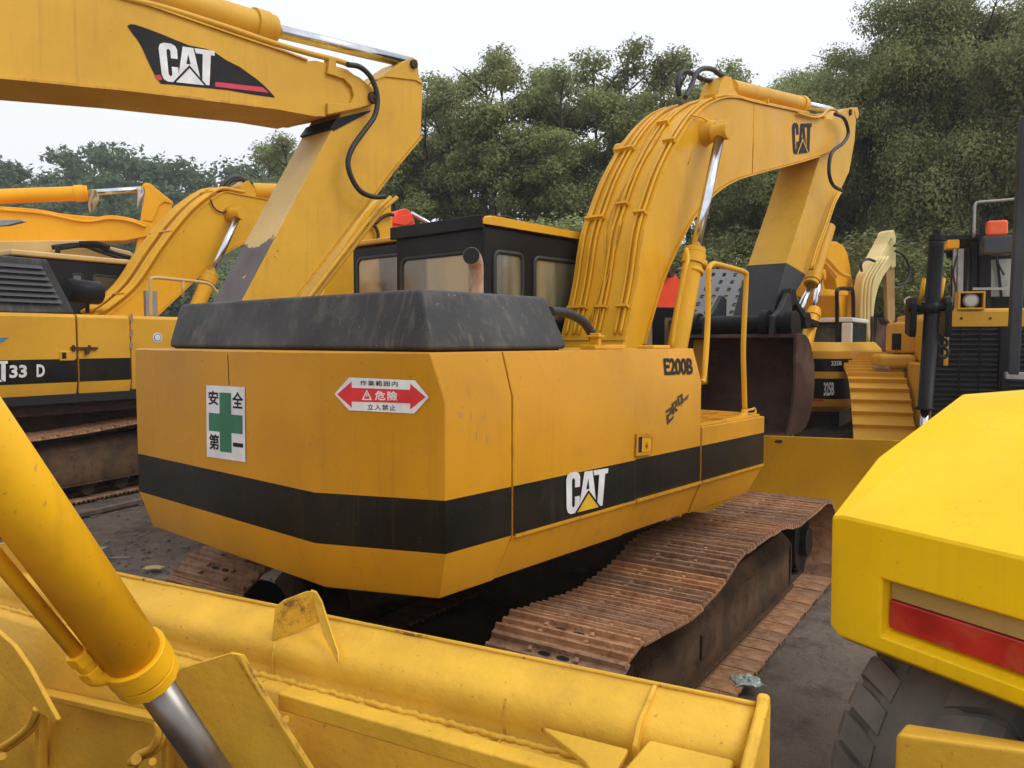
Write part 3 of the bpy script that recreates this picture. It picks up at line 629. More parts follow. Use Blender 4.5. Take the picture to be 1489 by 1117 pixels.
for (a0, a1, z0, z1) in ((x0 + .02, x0 + .05, .16, .49), (x0 + .95, x0 + 1.2, .24, .40), (x1 - .06, x1 - .03, .16, .49)):
    MB().box(T, a0, a1, -yo + .185, -yo + .205, z0, z1).build('frame_plate', 'frame_dirty', ex, bevel=.006)
MB().prism([T.w(x0 - .005, -yo + .20, .15), T.w(x0 - .32, -yo + .22, .20), T.w(x0 - .36, -yo + .22, .42), T.w(x0 - .22, -yo + .22, .58), T.w(x0 - .005, -yo + .20, .56)], T.fy * .03).build('sprocket_guard', 'track_dark', ex, bevel=.005)
m = MB(); r_ = random.Random(4)
for k in range(11):
    px = r_.uniform(660, 712); py = r_.uniform(596, 640); h_ = r_.uniform(3, 13); m.add([E.Sd(px + a, py + b, -HW - .0012) for a, b in ((0, 0), (.7, .3), (.9, h_), (.2, h_ + .5))], [(0, 1, 2, 3)])
m.build('scratches', 'rusty_pipe', ex)
MB().tube([E.Fr(331, 516, -.6615), E.Fr(333, 560, -.6615)], .0016, 6).build('seam', 'frame_dirty', ex)
m = MB(); m.box(T, -.7, .7, -yo + .5, yo - .5, .38, .62); m.cyl(T.w(0, 0, .6), T.w(0, 0, .9), .8, seg=36)
for s1 in (-1, 1):
    for s2 in (-1, 1): m.rod(T.w(.3 * s2, .3 * s1, .55), T.w(1.2 * s2, s1 * (yo - .45), .38), .35, .25)
m.build('centre_frame', 'track_dark', ex, bevel=.01)
# ================================================================ FOREGROUND BULLDOZER BLADE
FB = Frame(.70, 2.18, -63.1)
bd = thing('bulldozer', FB, 'front end of a bright yellow bulldozer in the foreground, blade seen from behind', 'bulldozer', at=(1.8, .1))
def SB(px, py, y): return FB.Sd(px, py, y)
prof = [(-.02, 1.145), (-.012, 1.158), (.004, 1.156), (.012, 1.146), (.09, 1.120), (.135, 1.103), (.160, 1.085), (.174, 1.055), (.176, 1.015), (.170, .978), (.225, .968), (.250, .955), (.255, .60), (.30, .2), (.24, .0), (.20, 0.0), (.05, .45), (-.01, .8), (-.03, 1.05)]
m = MB(); n = 60; rings = []
for i in range(n + 1):
    x = i * 4.6 / n; r = []
    for k, (y, z) in enumerate(prof):
        q = noise.noise(Vector((x * 2.1, k * .7, 1))) * .003
        if 8 <= k <= 11: q += noise.noise(Vector((x * 23, k, 5))) * .006
        r.append(FB.w(x, y + q, z + q))
    rings.append(r)
m.loft(rings, sm=True); blade = m.build('blade_plate', 'paint_blade', bd)
MB().tube([FB.w(i * .05, .004 + .002 * noise.noise(Vector((i * .7, 0, 0))), 1.1545 + .0015 * noise.noise(Vector((i * .9, 3, 0)))) for i in range(92)], .006, 6).build('worn_edge', 'paint_rubbed', bd)
MB().tube([FB.w(i * .012, .192 + .010 * noise.noise(Vector((i * .35, 0, 0))), .974 + .008 * noise.noise(Vector((i * .5, 3, 0)))) for i in range(370)], [.012 + .007 * noise.noise(Vector((i * .6, 8, 2))) for i in range(370)], 7).build('weld_bead', 'paint_blade', bd)
for x_, y_ in ((252, 1.2), (640, 1.2)):
    a_ = SB(735 if y_ and x_ == 640 else 400, 1010, .165); MB().tube([FB.w(FB.l(a_)[0], y, z) for y, z in prof[6:11]], .005, 6).build('weld_bead', 'paint_blade', bd)
# rail along the back
m = MB(); xa = FB.l(SB(405, 1030, .36))[0]
a = FB.w(xa, .33, 1.0); b = FB.w(.25, .33, .985); m.rod(a, b, .07, .06); rail = m.build('rail', 'paint_blade', bd, bevel=.008, seg=3)
MB().cyl(SB(416, 1046, .366), SB(416, 1046, .385), .012, seg=10).build('bolt', 'paint_blade', rail, bevel=.002)
# end plate, rib, box at the right end
m = MB(); m.prism([FB.w(-.004, y, z) for y, z in ((-.03, .0), (-.03, 1.15), (-.02, 1.185), (.005, 1.19), (.02, 1.17), (.24, 1.11), (.42, 1.04), (.5, .95), (.5, .0))], FB.fx * -.035); m.build('end_plate', 'paint_blade', bd, bevel=.012, seg=3)
m = MB(); xr = FB.l(SB(957, 1007, 0))[0]; m.prism([FB.w(xr, y, z) for y, z in ((0.01, 1.15), (.012, 1.158), (.17, 1.11), (.21, 1.06), (.21, 1.0), (.1, 1.0))], FB.fx * .014); m.build('rib', 'paint_blade', bd, bevel=.004)
m = MB(); L = [(.02, .19, 1.083), (xr - .03, .19, 1.083), (xr - .0, .33, 1.058), (xr + .02, .42, 1.045), (.02, .42, 1.045)]
m.prism([FB.w(*p) for p in L], Vector((0, 0, -.5))); m.build('corner_box', 'paint_blade', bd, bevel=.012, seg=3)
m = MB(); L = [FB.w(xr + .02, .42, 1.035), FB.w(xr + .02, .22, 1.055), FB.l and FB.w(xr + .30, .205, 1.05), FB.w(xr + .12, .30, 1.035)]
m.prism(L, Vector((0, 0, -.02))); m.build('gusset', 'paint_blade', bd, bevel=.006)
# folded bracket on top edge
m = MB(); th = FB.fx * -.012
yb = .155
P = lambda px, py, y: SB(px, py, y)
m.prism([P(394, 932, yb), P(400, 882, yb - .02), P(412, 872, yb - .03), P(446, 859, yb - .07), P(455, 860, yb - .08), P(462, 905, .06)], FB.fx * -.012)
m.build('bracket', 'paint_blade', bd, bevel=.003)
m = MB(); m.prism([P(451, 858, .07), P(459, 861, .07), P(466, 875, .08), P(492, 950, .17), P(492, 966, .20), P(470, 925, .12)], FB.fy * -.012 + FB.fx * .004); m.build('bracket', 'paint_blade', bd, bevel=.003)
# big folded guard by the cylinder
a = .50
m = MB(); m.prism([P(252, 986, a), P(262, 972, a), P(334, 950, a - .02), P(345, 952, a - .03), P(362, 985, a - .04), P(445, 1117, a - .08), P(505, 1210, a - .1), P(300, 1300, a)], FB.fy * -.016); gd = m.build('cylinder_guard', 'paint_blade', bd, bevel=.004)
m = MB(); m.prism([P(338, 950, a - .016), P(347, 952, a - .02), P(364, 985, a - .03), P(448, 1117, a - .07), P(508, 1210, a - .09), P(500, 1214, a - .09), P(440, 1120, a - .07)], FB.fy * -.012 + FB.fx * -.016); m.build('guard_flange', 'paint_blade', gd, bevel=.003)
m = MB(); m.prism([P(0, 922, .42), P(20, 940, .42), P(42, 972, .42), P(83, 1048, .42), P(80, 1055, .42), P(62, 1040, .42), P(0, 980, .42), P(-40, 950, .42), P(-40, 890, .42)], FB.fy * -.02); m.build('side_guard', 'paint_blade', bd, bevel=.006)
# ledges, ribs and lifting lugs low on the left
m = MB(); m.rod(SB(60, 1008, .29), SB(330, 1068, .29), .05, .03, (0, 0, 1)); m.build('lower_ledge', 'paint_blade', bd, bevel=.008)
m = MB(); m.rod(SB(60, 1035, .30), SB(62, 1200, .30), .04, .03, FB.fx); m.build('rib', 'paint_blade', bd, bevel=.006)
m = MB(); m.rod(SB(245, 1065, .30), SB(245, 1200, .30), .04, .03, FB.fx); m.build('rib', 'paint_blade', bd, bevel=.006)
for pts in ([(190, 1110), (200, 1098), (218, 1090), (228, 1076), (229, 1058), (226, 1050)], [(0, 1088), (20, 1075), (38, 1060), (48, 1045), (53, 1030)]):
    m = MB(); m.tube(catmull([SB(x, y, .36) for x, y in pts], 5), .014, 10); m.tube(catmull([SB(x + 7, y + 3, .34) for x, y in pts], 5), .012, 10); m.build('lug', 'paint_blade', bd)
for px, py, y, r in ((198, 1105, .37, .02), (222, 1108, .37, .014), (4, 1100, .37, .016)):
    MB().cyl(SB(px, py, y), SB(px, py, y + .02), r, seg=14).build('bolt', 'paint_blade', bd, bevel=.003)
# hydraulic cylinder crossing the left foreground
A = atD(-70, 583, 1.60); Bp = atD(207, 972, 2.13); Cp = atD(330, 1150, 2.38)
t = (Bp - A).normalized(); A2 = A - t * .3
cy = MB().cyl(A2, Bp, .0775, seg=40).build('hydraulic_cylinder', 'paint_cylinder', bd)
MB().cyl(Bp - t * .075, Bp - t * .004, .090, seg=48).cyl(Bp - t * .004, Bp + t * .006, .083, seg=48).cyl(Bp + t * .006, Bp + t * .045, .087, seg=12).build('gland', 'paint_cylinder', cy, bevel=.006, seg=3)
MB().cyl(Bp, Cp + (Cp - Bp).normalized() * .5, .049, seg=32).build('rod', 'chrome_dull', cy)
e0 = atD(-60, 745, 1.72); e1 = atD(112, 950, 1.98)
tt = (e1 - e0).normalized()
m = MB().cyl(e0 - tt * .3, e1, .019, seg=20); m.build('oil_pipe', 'paint_cylinder', cy)
m = MB(); m.cyl(e1 - tt * .005, e1 + tt * .034, .031, seg=6); m.cyl(e1 + tt * .034, e1 + tt * .058, .025, seg=20); m.cyl(e1 + tt * .058, e1 + tt * .085, .032, seg=6); m.build('pipe_fitting', 'paint_cylinder', cy, bevel=.003)
el = e1 + tt * .085; m = MB(); m.tube(catmull([el - tt * .02, el + tt * .012, el + (Bp - el) * .3 + tt * .01, el + (Bp - el) * .55], 5), [.028] * 16, 18); m.build('elbow', 'paint_cylinder', cy)
# rest of the machine, out of view behind the camera, added to shade blade
m = MB(); m.hexa([FB.w(1.55, 1.75, .7), FB.w(3.05, 1.75, .7), FB.w(3.05, 4.4, .7), FB.w(1.55, 4.4, .7), FB.w(1.65, 1.8, 2.15), FB.w(2.95, 1.8, 2.15), FB.w(2.95, 4.4, 2.3), FB.w(1.65, 4.4, 2.3)]); m.build('engine_hood', 'paint_blade', bd, bevel=.04)
m = MB(); m.box(FB, 1.4, 3.2, 4.45, 6.0, .9, 3.1); m.build('cab', 'metal_black', bd, bevel=.05)
for xx in (.45, 3.55): m = MB(); m.prism([FB.w(xx, y, z) for y, z in ((1.1, .45), (1.25, .85), (1.6, 1.0), (5.2, 1.0), (5.6, .8), (5.7, .4), (5.4, .05), (1.5, .03), (1.2, .15))], FB.fx * .6); m.build('track', 'track_rust', bd, bevel=.05)
for xx in (.75, 3.8): m = MB(); m.rod(FB.w(xx, .25, .45), FB.w(xx, 2.8, .5), .18, .22); m.build('push_arm', 'paint_blade', bd, bevel=.02)
# hydraulic line detail: yellow bracket behind the cylinder at left edge
m = MB(); m.prism([P(0, 790, .1), P(16, 786, .1), P(52, 840, .1), P(30, 870, .1), P(0, 830, .1), P(-40, 800, .1)], FB.fy * -.03); m.build('upper_bracket', 'paint_blade', bd, bevel=.006)
# ================================================================ WHEEL LOADER (right foreground)
FW = Frame(1.24, 2.99, 60.8)
wl = thing('wheel_loader', FW, 'lemon yellow wheel machine at right with a red bar and a muddy tyre', 'wheel loader', at=(.9, -.9))
zb = FW.l(FW.Fr(1214, 929, 0))[2]; z1 = FW.l(FW.Fr(1228, 752, 0))[2]
def X(px, py, y): a = FW.l(FW.Sd(px, py, y)); return a[0], a[2]
def outer(y, pxs, x2, sh=0): return [FW.w(*((X(a, b, y)[0]), y, X(a, b, y)[1])) for a, b in pxs]
xm, zm = X(1276, 664, .02); xt, zt = X(1397, 574, .02); xi, zi = X(1398, 595, -.06)
print('loader', zb, z1, (xm, zm), (xt, zt), (xi, zi))
xe = 2.6
lowcut = .10
rA = [(lowcut, .02, zb + .0), (.035, .02, zb + .03), (.03, .02, z1 - .02), (xm, .02, zm), (xt, .02, zt), (xe, .02, zt + .02), (xe, .02, zb)]
rB = [(lowcut - .05, -.05, zb - .01), (.0, -.05, zb + .02), (.0, -.05, z1), (xm + .03, -.06, z1 + (zi - z1) * (xm + .03) / xi), (xi, -.06, zi), (xe, -.06, zi + .02), (xe, -.05, zb)]
m = MB(); m.loft([[FW.w(*p) for p in rA], [FW.w(*p) for p in rB]], caps=False)
m.add([FW.w(*p) for p in rA], [list(range(7))])
# long faces to the right, with the lamp recess cut into the rear face
W = -2.6
def at_(x, z): return FW.w(x, -.05, z), FW.w(x, W, z)
for (xa, za), (xb_, zb_) in (((0, z1), (xi, zi)), ((xe, zi + .02), (xe, zb)), ((lowcut - .05, zb - .01), (0, zb + .02)), ((xe, zb), (lowcut - .05, zb - .01))):
    a, b = at_(xa, za); c, d = at_(xb_, zb_); m.add([a, b, d, c], [(0, 1, 2, 3)])
# raised top rim
m.add([FW.w(xi, -.06, zi), FW.w(xi, W, zi), FW.w(xi + .06, W, zt + .015), FW.w(xt, .02, zt), FW.w(xt + .05, -.1, zt + .015)], [(0, 1, 2, 4, 3)])
m.add([FW.w(xt, .02, zt), FW.w(xt + .05, -.1, zt + .015), FW.w(xi + .06, W, zt + .015), FW.w(xe, W, zt + .02), FW.w(xe, .02, zt + .02)], [(0, 1, 2, 3, 4)])
rc = [FW.l(FW.Fr(a, b, 0)) for a, b in ((1282, 843), (1500, 908), (1500, 969), (1279, 926))]
y0 = rc[0][1]; zt0, zb0 = rc[0][2], rc[3][2]; y1 = W + .3; zt1 = zt0 + .0; 
sl = (rc[1][2] - rc[0][2]) / (rc[1][1] - rc[0][1]); sl2 = (rc[2][2] - rc[3][2]) / (rc[2][1] - rc[3][1])
print('recess', rc)
oY = [(-.05, zb + .02), (-.05, z1), (W, z1), (W, zb + .02)]; hY = [(y0, zb0), (y0, zt0), (y1, zt0 + sl * (y1 - y0) * .0), (y1, zb0)]
tri = tessellate_polygon([[Vector((a, b, 0)) for a, b in oY], [Vector((a, b, 0)) for a, b in hY]])
m.add([FW.w(0, a, b) for a, b in oY + hY], [list(t_) for t_ in tri])
hB = [(y0 - .008, zb0 + .03), (y0 - .005, zt0 - .003), (y1, zt0 - .003), (y1, zb0 + .03)]
m.loft([[FW.w(0, a, b) for a, b in hY], [FW.w(.085, a, b) for a, b in hB]], caps=False)
m.add([FW.w(.085, a, b) for a, b in hB], [(0, 1, 2, 3)], 1)
body = m.build('rear_hood', ['paint_lemon', 'recess_tan'], wl, bevel=.012, seg=3)
zc = zb0 + .05; h = (zt0 - zb0)
m = MB(); m.box(FW, .035, .083, y0 - .010, y1, zb0 + .032, zb0 + h * .64); m.build('red_bar', 'reflector_red', wl, bevel=.006)
m = MB(); m.box(FW, .042, .083, y0 - .010, y1, zb0 + h * .64 + .003, zt0 - .010); m.build('tan_bar', 'recess_tan', wl, bevel=.004)
# tyre
tx, tr_, ty0, ty1, tz = .60, .68, -.60, -.045, .43
prof = [(.30, 0), (.36, .03), (.46, .02), (.58, .005), (.635, .02), (.66, .06), (.664, .13), (.686, .155), (.688, .27)]
w2 = ty1 - ty0; full = [(r, y) for r, y in prof] + [(r, w2 - y) for r, y in prof[::-1][1:]]
m = MB(); n = 64; rings = []
for i in range(n):
    a = 2 * math.pi * i / n; rings.append([FW.w(tx + r * math.cos(a), ty0 + y, tz + r * math.sin(a)) for r, y in full])
rings.append(rings[0]); m.loft(rings, caps=False, closed=False, sm=True)
nl = 34
for i in range(nl):
    for side in (0, 1):
        a0 = 2 * math.pi * (i + .5 * side) / nl; P_ = []
        for k, (v, r) in enumerate(((-.006, .60), (.005, .645), (.05, .694), (.10, .698), (.15, .698), (.19, .694))):
            y = v if side == 0 else w2 - v; aa = a0 + .10 * (max(v, 0) / .19) ** 1.4 * (1 if side == 0 else 1)
            wd = .084
            P_.append([FW.w(tx + rr * math.cos(aa + s_), ty0 + y, tz + rr * math.sin(aa + s_)) for rr, s_ in ((r - .06, -wd), (r, -wd * .78), (r, wd * .78), (r - .06, wd))])
        m.loft(P_)
wh = m.build('tyre', 'tyre_rubber', wl)
m = MB(); m.cyl(FW.w(tx, ty0 + .05, tz), FW.w(tx, ty1 - .05, tz), .31, seg=32); m.cyl(FW.w(tx, ty0 - .0, tz), FW.w(tx, ty1 + .0, tz), .15, seg=24); m.build('wheel_rim', 'paint_lemon', wl, bevel=.01)
m = MB(); m.box(FW, .3, 2.3, -2.2, -.75, .55, zb - .02); m.build('chassis', 'dark', wl)
m = MB(); m.box(FW, -.10, .25, -1.6, -.60, .3, .9); a = [FW.l(atD(x, y, 2.05)) for x, y in ((1303, 1062), (1489, 1092))]
m = MB(); c = FW.l(atD(1303, 1066, 2.12)); c2 = FW.l(atD(1500, 1096, 1.94))
qv = [atD(1303, 1066, 2.16), atD(1500, 1092, 1.95), atD(1500, 1080, 2.25), atD(1316, 1052, 2.46)]
m.prism(qv, Vector((0, 0, -.6))); m.build('hitch_box', 'paint_blade', wl, bevel=.015, seg=3)
# ================================================================ EXCAVATOR AT LEFT (T 33 D)
P0 = atD(100, 500, 10.4); F2 = Frame(P0.x, P0.y, 33)
e2 = thing('excavator', F2, 'dusty yellow excavator with black louvred hood, stripe with 33 D and a padlocked door', 'excavator', at=(.5, 1.4))
def s2(px, py, y=0): return F2.l(F2.Sd(px, py, y))
xa = s2(112, 500)[0]; xb2 = s2(190, 500)[0]; xc = s2(330, 500)[0]; x_0 = s2(-160, 500)[0]
zt = s2(112, 457)[2]; zs1 = s2(100, 522)[2]; zs0 = s2(100, 556)[2]; zlo = s2(100, 586)[2]
print('T33D z', zt, zs1, zs0, zlo, 'x', x_0, xa, xb2, xc)
def sec(x0, x1, nm, off=0, stripe=True):
    L = [(.06, zlo), (-off, zs0), (-off, zs1), (-off, zt - .04), (.04 - off, zt), (2.8, zt), (2.8, zlo)]
    m = MB().loft([[F2.w(x0, y, z) for y, z in L], [F2.w(x1, y, z) for y, z in L]], 0, mif=lambda a, i: 1 if (i == 1 and stripe) else 0); return m.build(nm, ['paint_far', 'stripe_black'], e2, bevel=.012)
sec(x_0, xa - .012, 'engine_door', .01); sec(xa + .012, xb2 - .008, 'side_door', .01); sec(xb2 + .008, xc, 'front_panel', 0, False)
m = MB(); m.box(F2, x_0, xc, .03, .2, zlo, zt - .05); m.build('door_gap', 'dark', e2)
m = MB(); m.box(F2, x_0 + .3, xc - .1, .2, 2.6, zlo - .16, zlo + .01); m.box(F2, -1.0, 1.4, .6, 2.2, .8, zlo - .15); m.build('turntable', 'track_dark', e2)
# louvred hood
def hp2(z, i): return [F2.w(s2(119, 455)[0] - .05 - i * .28, .06 + i * .14, z), F2.w(x_0, .06 + i * .14, z), F2.w(x_0, 2.1 - i * .1, z), F2.w(s2(119, 455)[0] - .05 - i * .28, 2.1 - i * .1, z)]
zh = s2(90, 379, .2)[2]
m = MB().loft([hp2(zt + .004, 0), hp2(zt + .07, .1), hp2(zh, 1)]); hd2 = m.build('hood', 'hood_black', e2, bevel=.02, seg=3)
for i in range(7):
    f = (i + 1.4) / 8.6; z = zt + .06 + (zh - zt - .08) * f; y = .06 + .14 * f
    MB().hexa([F2.w(x_0, y - .045, z - .03), F2.w(s2(112, 455)[0] - .12 - .26 * f, y - .045, z - .03), F2.w(s2(112, 455)[0] - .12 - .26 * f, y + .02, z - .0), F2.w(x_0, y + .02, z - .0), F2.w(x_0, y - .04, z - .02), F2.w(s2(112, 455)[0] - .12 - .26 * f, y - .04, z - .02), F2.w(s2(112, 455)[0] - .12 - .26 * f, y + .02, z + .035), F2.w(x_0, y + .02, z + .035)]).build('louvre', 'louvre', hd2, bevel=.004)
a = F2.Sd(95, 422, .8); b = F2.Sd(146, 427, .8); m = MB(); t = (b - a).normalized(); m.tube([a, b - t * .04, b - t * .01, b], [.17, .17, .155, .10], 28); m.cyl(b - t * .2 - Vector((0, 0, .3)), b - t * .2, .03, seg=12); m.build('muffler', 'metal_black', e2)
# writing
q = Q(*[F2.Sd(a, b, -.012) for a, b in ((13.5, 531), (39, 530.5), (39, 549), (13.5, 550))]); m = MB(); q.text(m, '33', 0, 0, 1, 1, .004, 0, .035); m.build('model_number', ['white_vinyl'], e2); m = MB()
q = Q(*[F2.Sd(a, b, -.012) for a, b in ((53, 530), (65, 530), (65, 548), (53, 548.5))]); q.text(m, 'D', 0, 0, 1, 1, .004, 0, .035)
q = Q(*[F2.Sd(a, b, -.012) for a, b in ((-34, 525), (11, 524), (11, 555), (-34, 557))]); m.build('model_letter', ['white_vinyl'], e2); m = MB(); track_logo(q, m, 0, 1, 0); m.build('logo', ['white_vinyl', 'stripe_black'], e2)
q = Q(*[F2.Sd(a, b, -.012) for a, b in ((-20, 491), (13, 491), (13, 503), (-20, 503))]); m = MB(); q.poly(m, [(0, 1), (1, 1), (.92, .82), (0, .82)], .004, 0); q.poly(m, [(.0, .7), (.84, .7), (.74, .5), (0, .5)], .004, 0); q.poly(m, [(0, .4), (.66, .4), (.5, .0), (0, .0)], .004, 0); m.build('wing_sticker', ['blue_vinyl'], e2)
c = F2.Sd(229, 491, -.002); m = MB(); m.cyl(c, c - F2.fy * .003, .072, seg=24, mi=0); m.cyl(c, c - F2.fy * .005, .058, seg=24, mi=1); m.cyl(c, c - F2.fy * .007, .045, seg=24, mi=0); m.build('round_sticker', ['white_vinyl', 'blue_vinyl'], e2)
# latch and bolt
m = MB(); x, _, z = s2(97, 517); m.box(F2, x - .1, x + .1, -.025, .02, z - .07, z + .06); o = m.build('latch_frame', 'paint_far', e2, bevel=.01)
MB().box(F2, x - .075, x - .02, -.03, -.02, z - .04, z + .04).build('recess', 'dark', o)
m = MB(); m.rod(F2.Sd(103, 506, -.03), F2.Sd(142, 506.5, -.03), .025, .03); m.rod(F2.Sd(107, 502, -.035), F2.Sd(107, 511, -.035), .03, .03, (1, 0, 0)); m.rod(F2.Sd(130, 502, -.035), F2.Sd(130, 511, -.035), .03, .03, (1, 0, 0)); m.box(F2, s2(122, 510)[0], s2(127, 510)[0], -.06, -.02, s2(122, 515)[2], s2(122, 507)[2]); m.build('door_bolt', 'frame_dirty', e2, bevel=.004)
m = MB()
for py in (465, 487, 505): m.rod(F2.Sd(191, py - 8, -.02), F2.Sd(191, py + 2, -.02), .03, .03, (1, 0, 0))
m.build('hinge', 'rusty_pipe', e2)
# cab on the far side
cx0 = s2(20, 400, 1.8)[0]; cx1 = s2(186, 400, 1.8)[0]; zc1 = s2(95, 378, 1.8)[2]
m = MB(); m.box(F2, cx0, cx1, 1.8, 2.8, zt, zc1); cb = m.build('cab', 'metal_black', e2, bevel=.03)
m = MB(); m.box(F2, cx0 - .05, cx1 + .05, 1.76, 2.84, zc1 + .003, zc1 + .09); m.build('cab_roof', 'paint_cream', cb, bevel=.03, seg=3)
for p0, p1 in ((104, 121), (134, 172)):
    x0 = s2(p0, 410, 1.8)[0]; x1 = s2(p1, 410, 1.8)[0]; window(F2.w((x0 + x1) / 2, 1.8, zc1 - .40), F2.fx, Vector((0, 0, 1)), -F2.fy, x1 - x0, .42, cb, 'rubber', 'glass_dark', .06, .03)
# boom
YB2 = 1.05
tp = spl([(138, 470), (172, 448), (206, 417), (238, 369), (264, 334), (289, 306), (315, 286), (329, 280), (350, 284), (393, 292), (440, 304)], 4)
bt = spl([(440, 350), (400, 340), (380, 341), (361, 350), (338, 361), (321, 372), (303, 387), (265, 423), (215, 470)], 4)
pt = [F2.Sd(a, b, YB2) for a, b in tp]; pb_ = [F2.Sd(a, b, YB2) for a, b in bt]
bm2 = MB().prism(pt + pb_, F2.fy * .72).build('boom', 'paint_boom', e2, bevel=.01)
m = MB(); strip(m, pt[2:], F2, YB2 - .02, YB2 + .74, .02); m.build('top_flange', 'paint_boom', bm2); m = MB(); strip(m, pb_[1:-1], F2, YB2 - .02, YB2 + .74, .02); m.build('bottom_flange', 'paint_boom', bm2)
pipes(F2, pt, [(YB2 + .05, 0), (YB2 + .12, 0), (YB2 + .20, .0), (YB2 + .38, .02), (YB2 + .46, .02), (YB2 + .54, .02), (YB2 + .64, 0)], bm2, .028, .08, 2, 34, 9)
p = F2.Sd(347, 311, YB2 - .22)
cylinder_part(e2, F2.Sd(285, 450, YB2 - .22), F2.Sd(307, 399, YB2 - .22), p, .12, .062, 'paint_boom', F=F2)
MB().tube([p - F2.fy * .06, p + F2.fy * .12, p + F2.fy * .22], [.08, .09, .15], 24).build('cylinder_boss', 'paint_boom', bm2)
MB().tube(catmull([F2.Sd(a, b, YB2 - .03) for a, b in ((306, 290), (312, 303), (324, 309), (336, 303), (345, 308))], 5), .014, 8).build('grease_line', 'rubber', bm2)
a = F2.Sd(364, 278, YB2 + .36); b = F2.Sd(450, 280, YB2 + .36); cylinder_part(e2, a, b, b + (b - a) * .5, .15, .08, 'paint_boom', F=F2)
m = MB(); m.prism([F2.Sd(x, y, YB2 + .2) for x, y in ((346, 286), (350, 270), (362, 262), (371, 275), (374, 290))], F2.fy * .3); m.build('cylinder_bracket', 'paint_boom', bm2, bevel=.01)
for L in ([(318, 280), (324, 268), (334, 260), (346, 258), (360, 266)], [(326, 276), (334, 264), (345, 261), (358, 262), (366, 268)]):
    MB().tube(catmull([F2.Sd(a, b, YB2 + .3) for a, b in L], 5), .04, 8).build('hydraulic_hose', 'rubber', bm2)
# rails on the deck
m = MB(); m.tube(catmull([F2.Sd(a, b, .12) for a, b in ((219, 461), (219, 430), (219, 410), (224, 404), (260, 407), (301, 412), (311, 420), (318, 428))], 5), .026, 10); m.tube([F2.Sd(266, 408, .12), F2.Sd(266, 432, .12)], .024, 8); m.build('handrail', 'paint_cream', e2)
m = MB(); m.box(F2, s2(211, 440, .5)[0], s2(228, 440, .5)[0], .48, .54, zt, s2(215, 423, .5)[2]); m.build('mirror_board', 'steel_grey', e2)
# undercarriage
pa = atZ(110, 730, .04); F2t = Frame(pa.x, pa.y, 23)
L = 5.0; X0_ = -2.6
for y in (.33, 2.6):
    pth = [(X0_ + .45, 1.0), (X0_ + 1.2, .98), (X0_ + 2.0, .93), (X0_ + 2.8, .95), (X0_ + 3.6, 1.0), (X0_ + L - .45, 1.04)] + [(X0_ + L - .4 + .5 * math.sin(R(a)), .53 + .5 * math.cos(R(a))) for a in range(15, 180, 20)] + [(X0_ + L - .5, .03), (X0_ + .5, .03)] + [(X0_ + .4 - .5 * math.sin(R(a)), .53 - .5 * math.cos(R(a))) for a in range(15, 170, 20)]
    make_track(F2t, e2, y, pth, .215, .66, ribs=3)
    m = MB(); m.box(F2t, X0_ + .6, X0_ + L - .7, y - .28, y + .25, .26, .72); m.hexa([F2t.w(X0_ + .6, y - .28, .72), F2t.w(X0_ + L - .7, y - .28, .72), F2t.w(X0_ + L - .7, y + .25, .72), F2t.w(X0_ + .6, y + .25, .72), F2t.w(X0_ + .6, y - .1, .84), F2t.w(X0_ + L - .7, y - .1, .84), F2t.w(X0_ + L - .7, y + .1, .84), F2t.w(X0_ + .6, y + .1, .84)]); m.box(F2t, X0_ + .5, X0_ + L - .7, y - .30, y + .27, .235, .258)
    m.build('track_frame', 'frame_dirty', e2, bevel=.01)
    for k in range(7): MB().cyl(F2t.w(X0_ + .7 + k * .55, y - .2, .17), F2t.w(X0_ + .7 + k * .55, y + .2, .17), .1, seg=14).build('track_roller', 'track_dark', e2)
    for xx in (X0_ + .45, X0_ + L - .45): MB().cyl(F2t.w(xx, y - .15, .53), F2t.w(xx, y + .15, .53), .40, seg=28).build('idler', 'track_dark', e2)
MB().tube([F2t.w(1.35 + .26 * math.sin(k * .42) * (1 + .1 * math.sin(k)), -.10 + .012 * (k % 7), .62 + .34 * math.cos(k * .42) * (1 + .08 * math.cos(k * 1.7))) for k in range(70)], .010, 6).build('cable_coil', 'metal_black', label='coil of dark cable hanging on the left excavator\'s track frame', cat='cable coil')
MB().rod(F2t.w(-3, -.75, .03), F2t.w(2.6, -.66, .03), .09, .05).build('timber', 'ground_junk', label='long muddy timber lying beside the left excavator\'s track', cat='timber')
# ================================================================ BIG BOOM CROSSING THE TOP LEFT
tD = 7.4; Pt = atD(545, 144, tD); F3 = Frame(Pt.x, Pt.y, 40)
e3 = thing('excavator_boom', F3, 'large worn excavator boom and stick crossing the upper left with a black swoosh logo', 'excavator boom', at=(-1.5, .25))
def S3(px, py, y=0): return F3.Sd(px, py, y)
side = [(-420, 48), (0, 113), (200, 133), (400, 158), (444, 166), (459, 169), (473, 170), (476, 152)]
side += [(473, 169), (520, 160), (541, 153), (549, 143), (546, 133), (518, 111), (505, 101), (474, 92), (459, 88), (446, 89), (414, 77), (330, 49), (200, 4), (0, -62), (-420, -190)]
side = [p for p in side if p != (476, 152)]
m = MB(); m.prism([S3(a, b) for a, b in side], F3.fy * .56, 0); bm3 = m.build('boom', 'paint_arm', e3, bevel=.008)
pl = [S3(a, b) for a, b in ((-420, 47), (0, 112), (200, 132), (400, 157), (459, 168))]; m = MB(); strip(m, pl[::-1], F3, -.025, .585, .016); m.build('bottom_flange', 'paint_arm', bm3)
pl = [S3(a, b) for a, b in ((-420, -190), (0, -62), (200, 4), (330, 49), (414, 77), (446, 89))]; m = MB(); strip(m, pl, F3, -.02, .58, .014); m.build('top_flange', 'paint_arm', bm3)
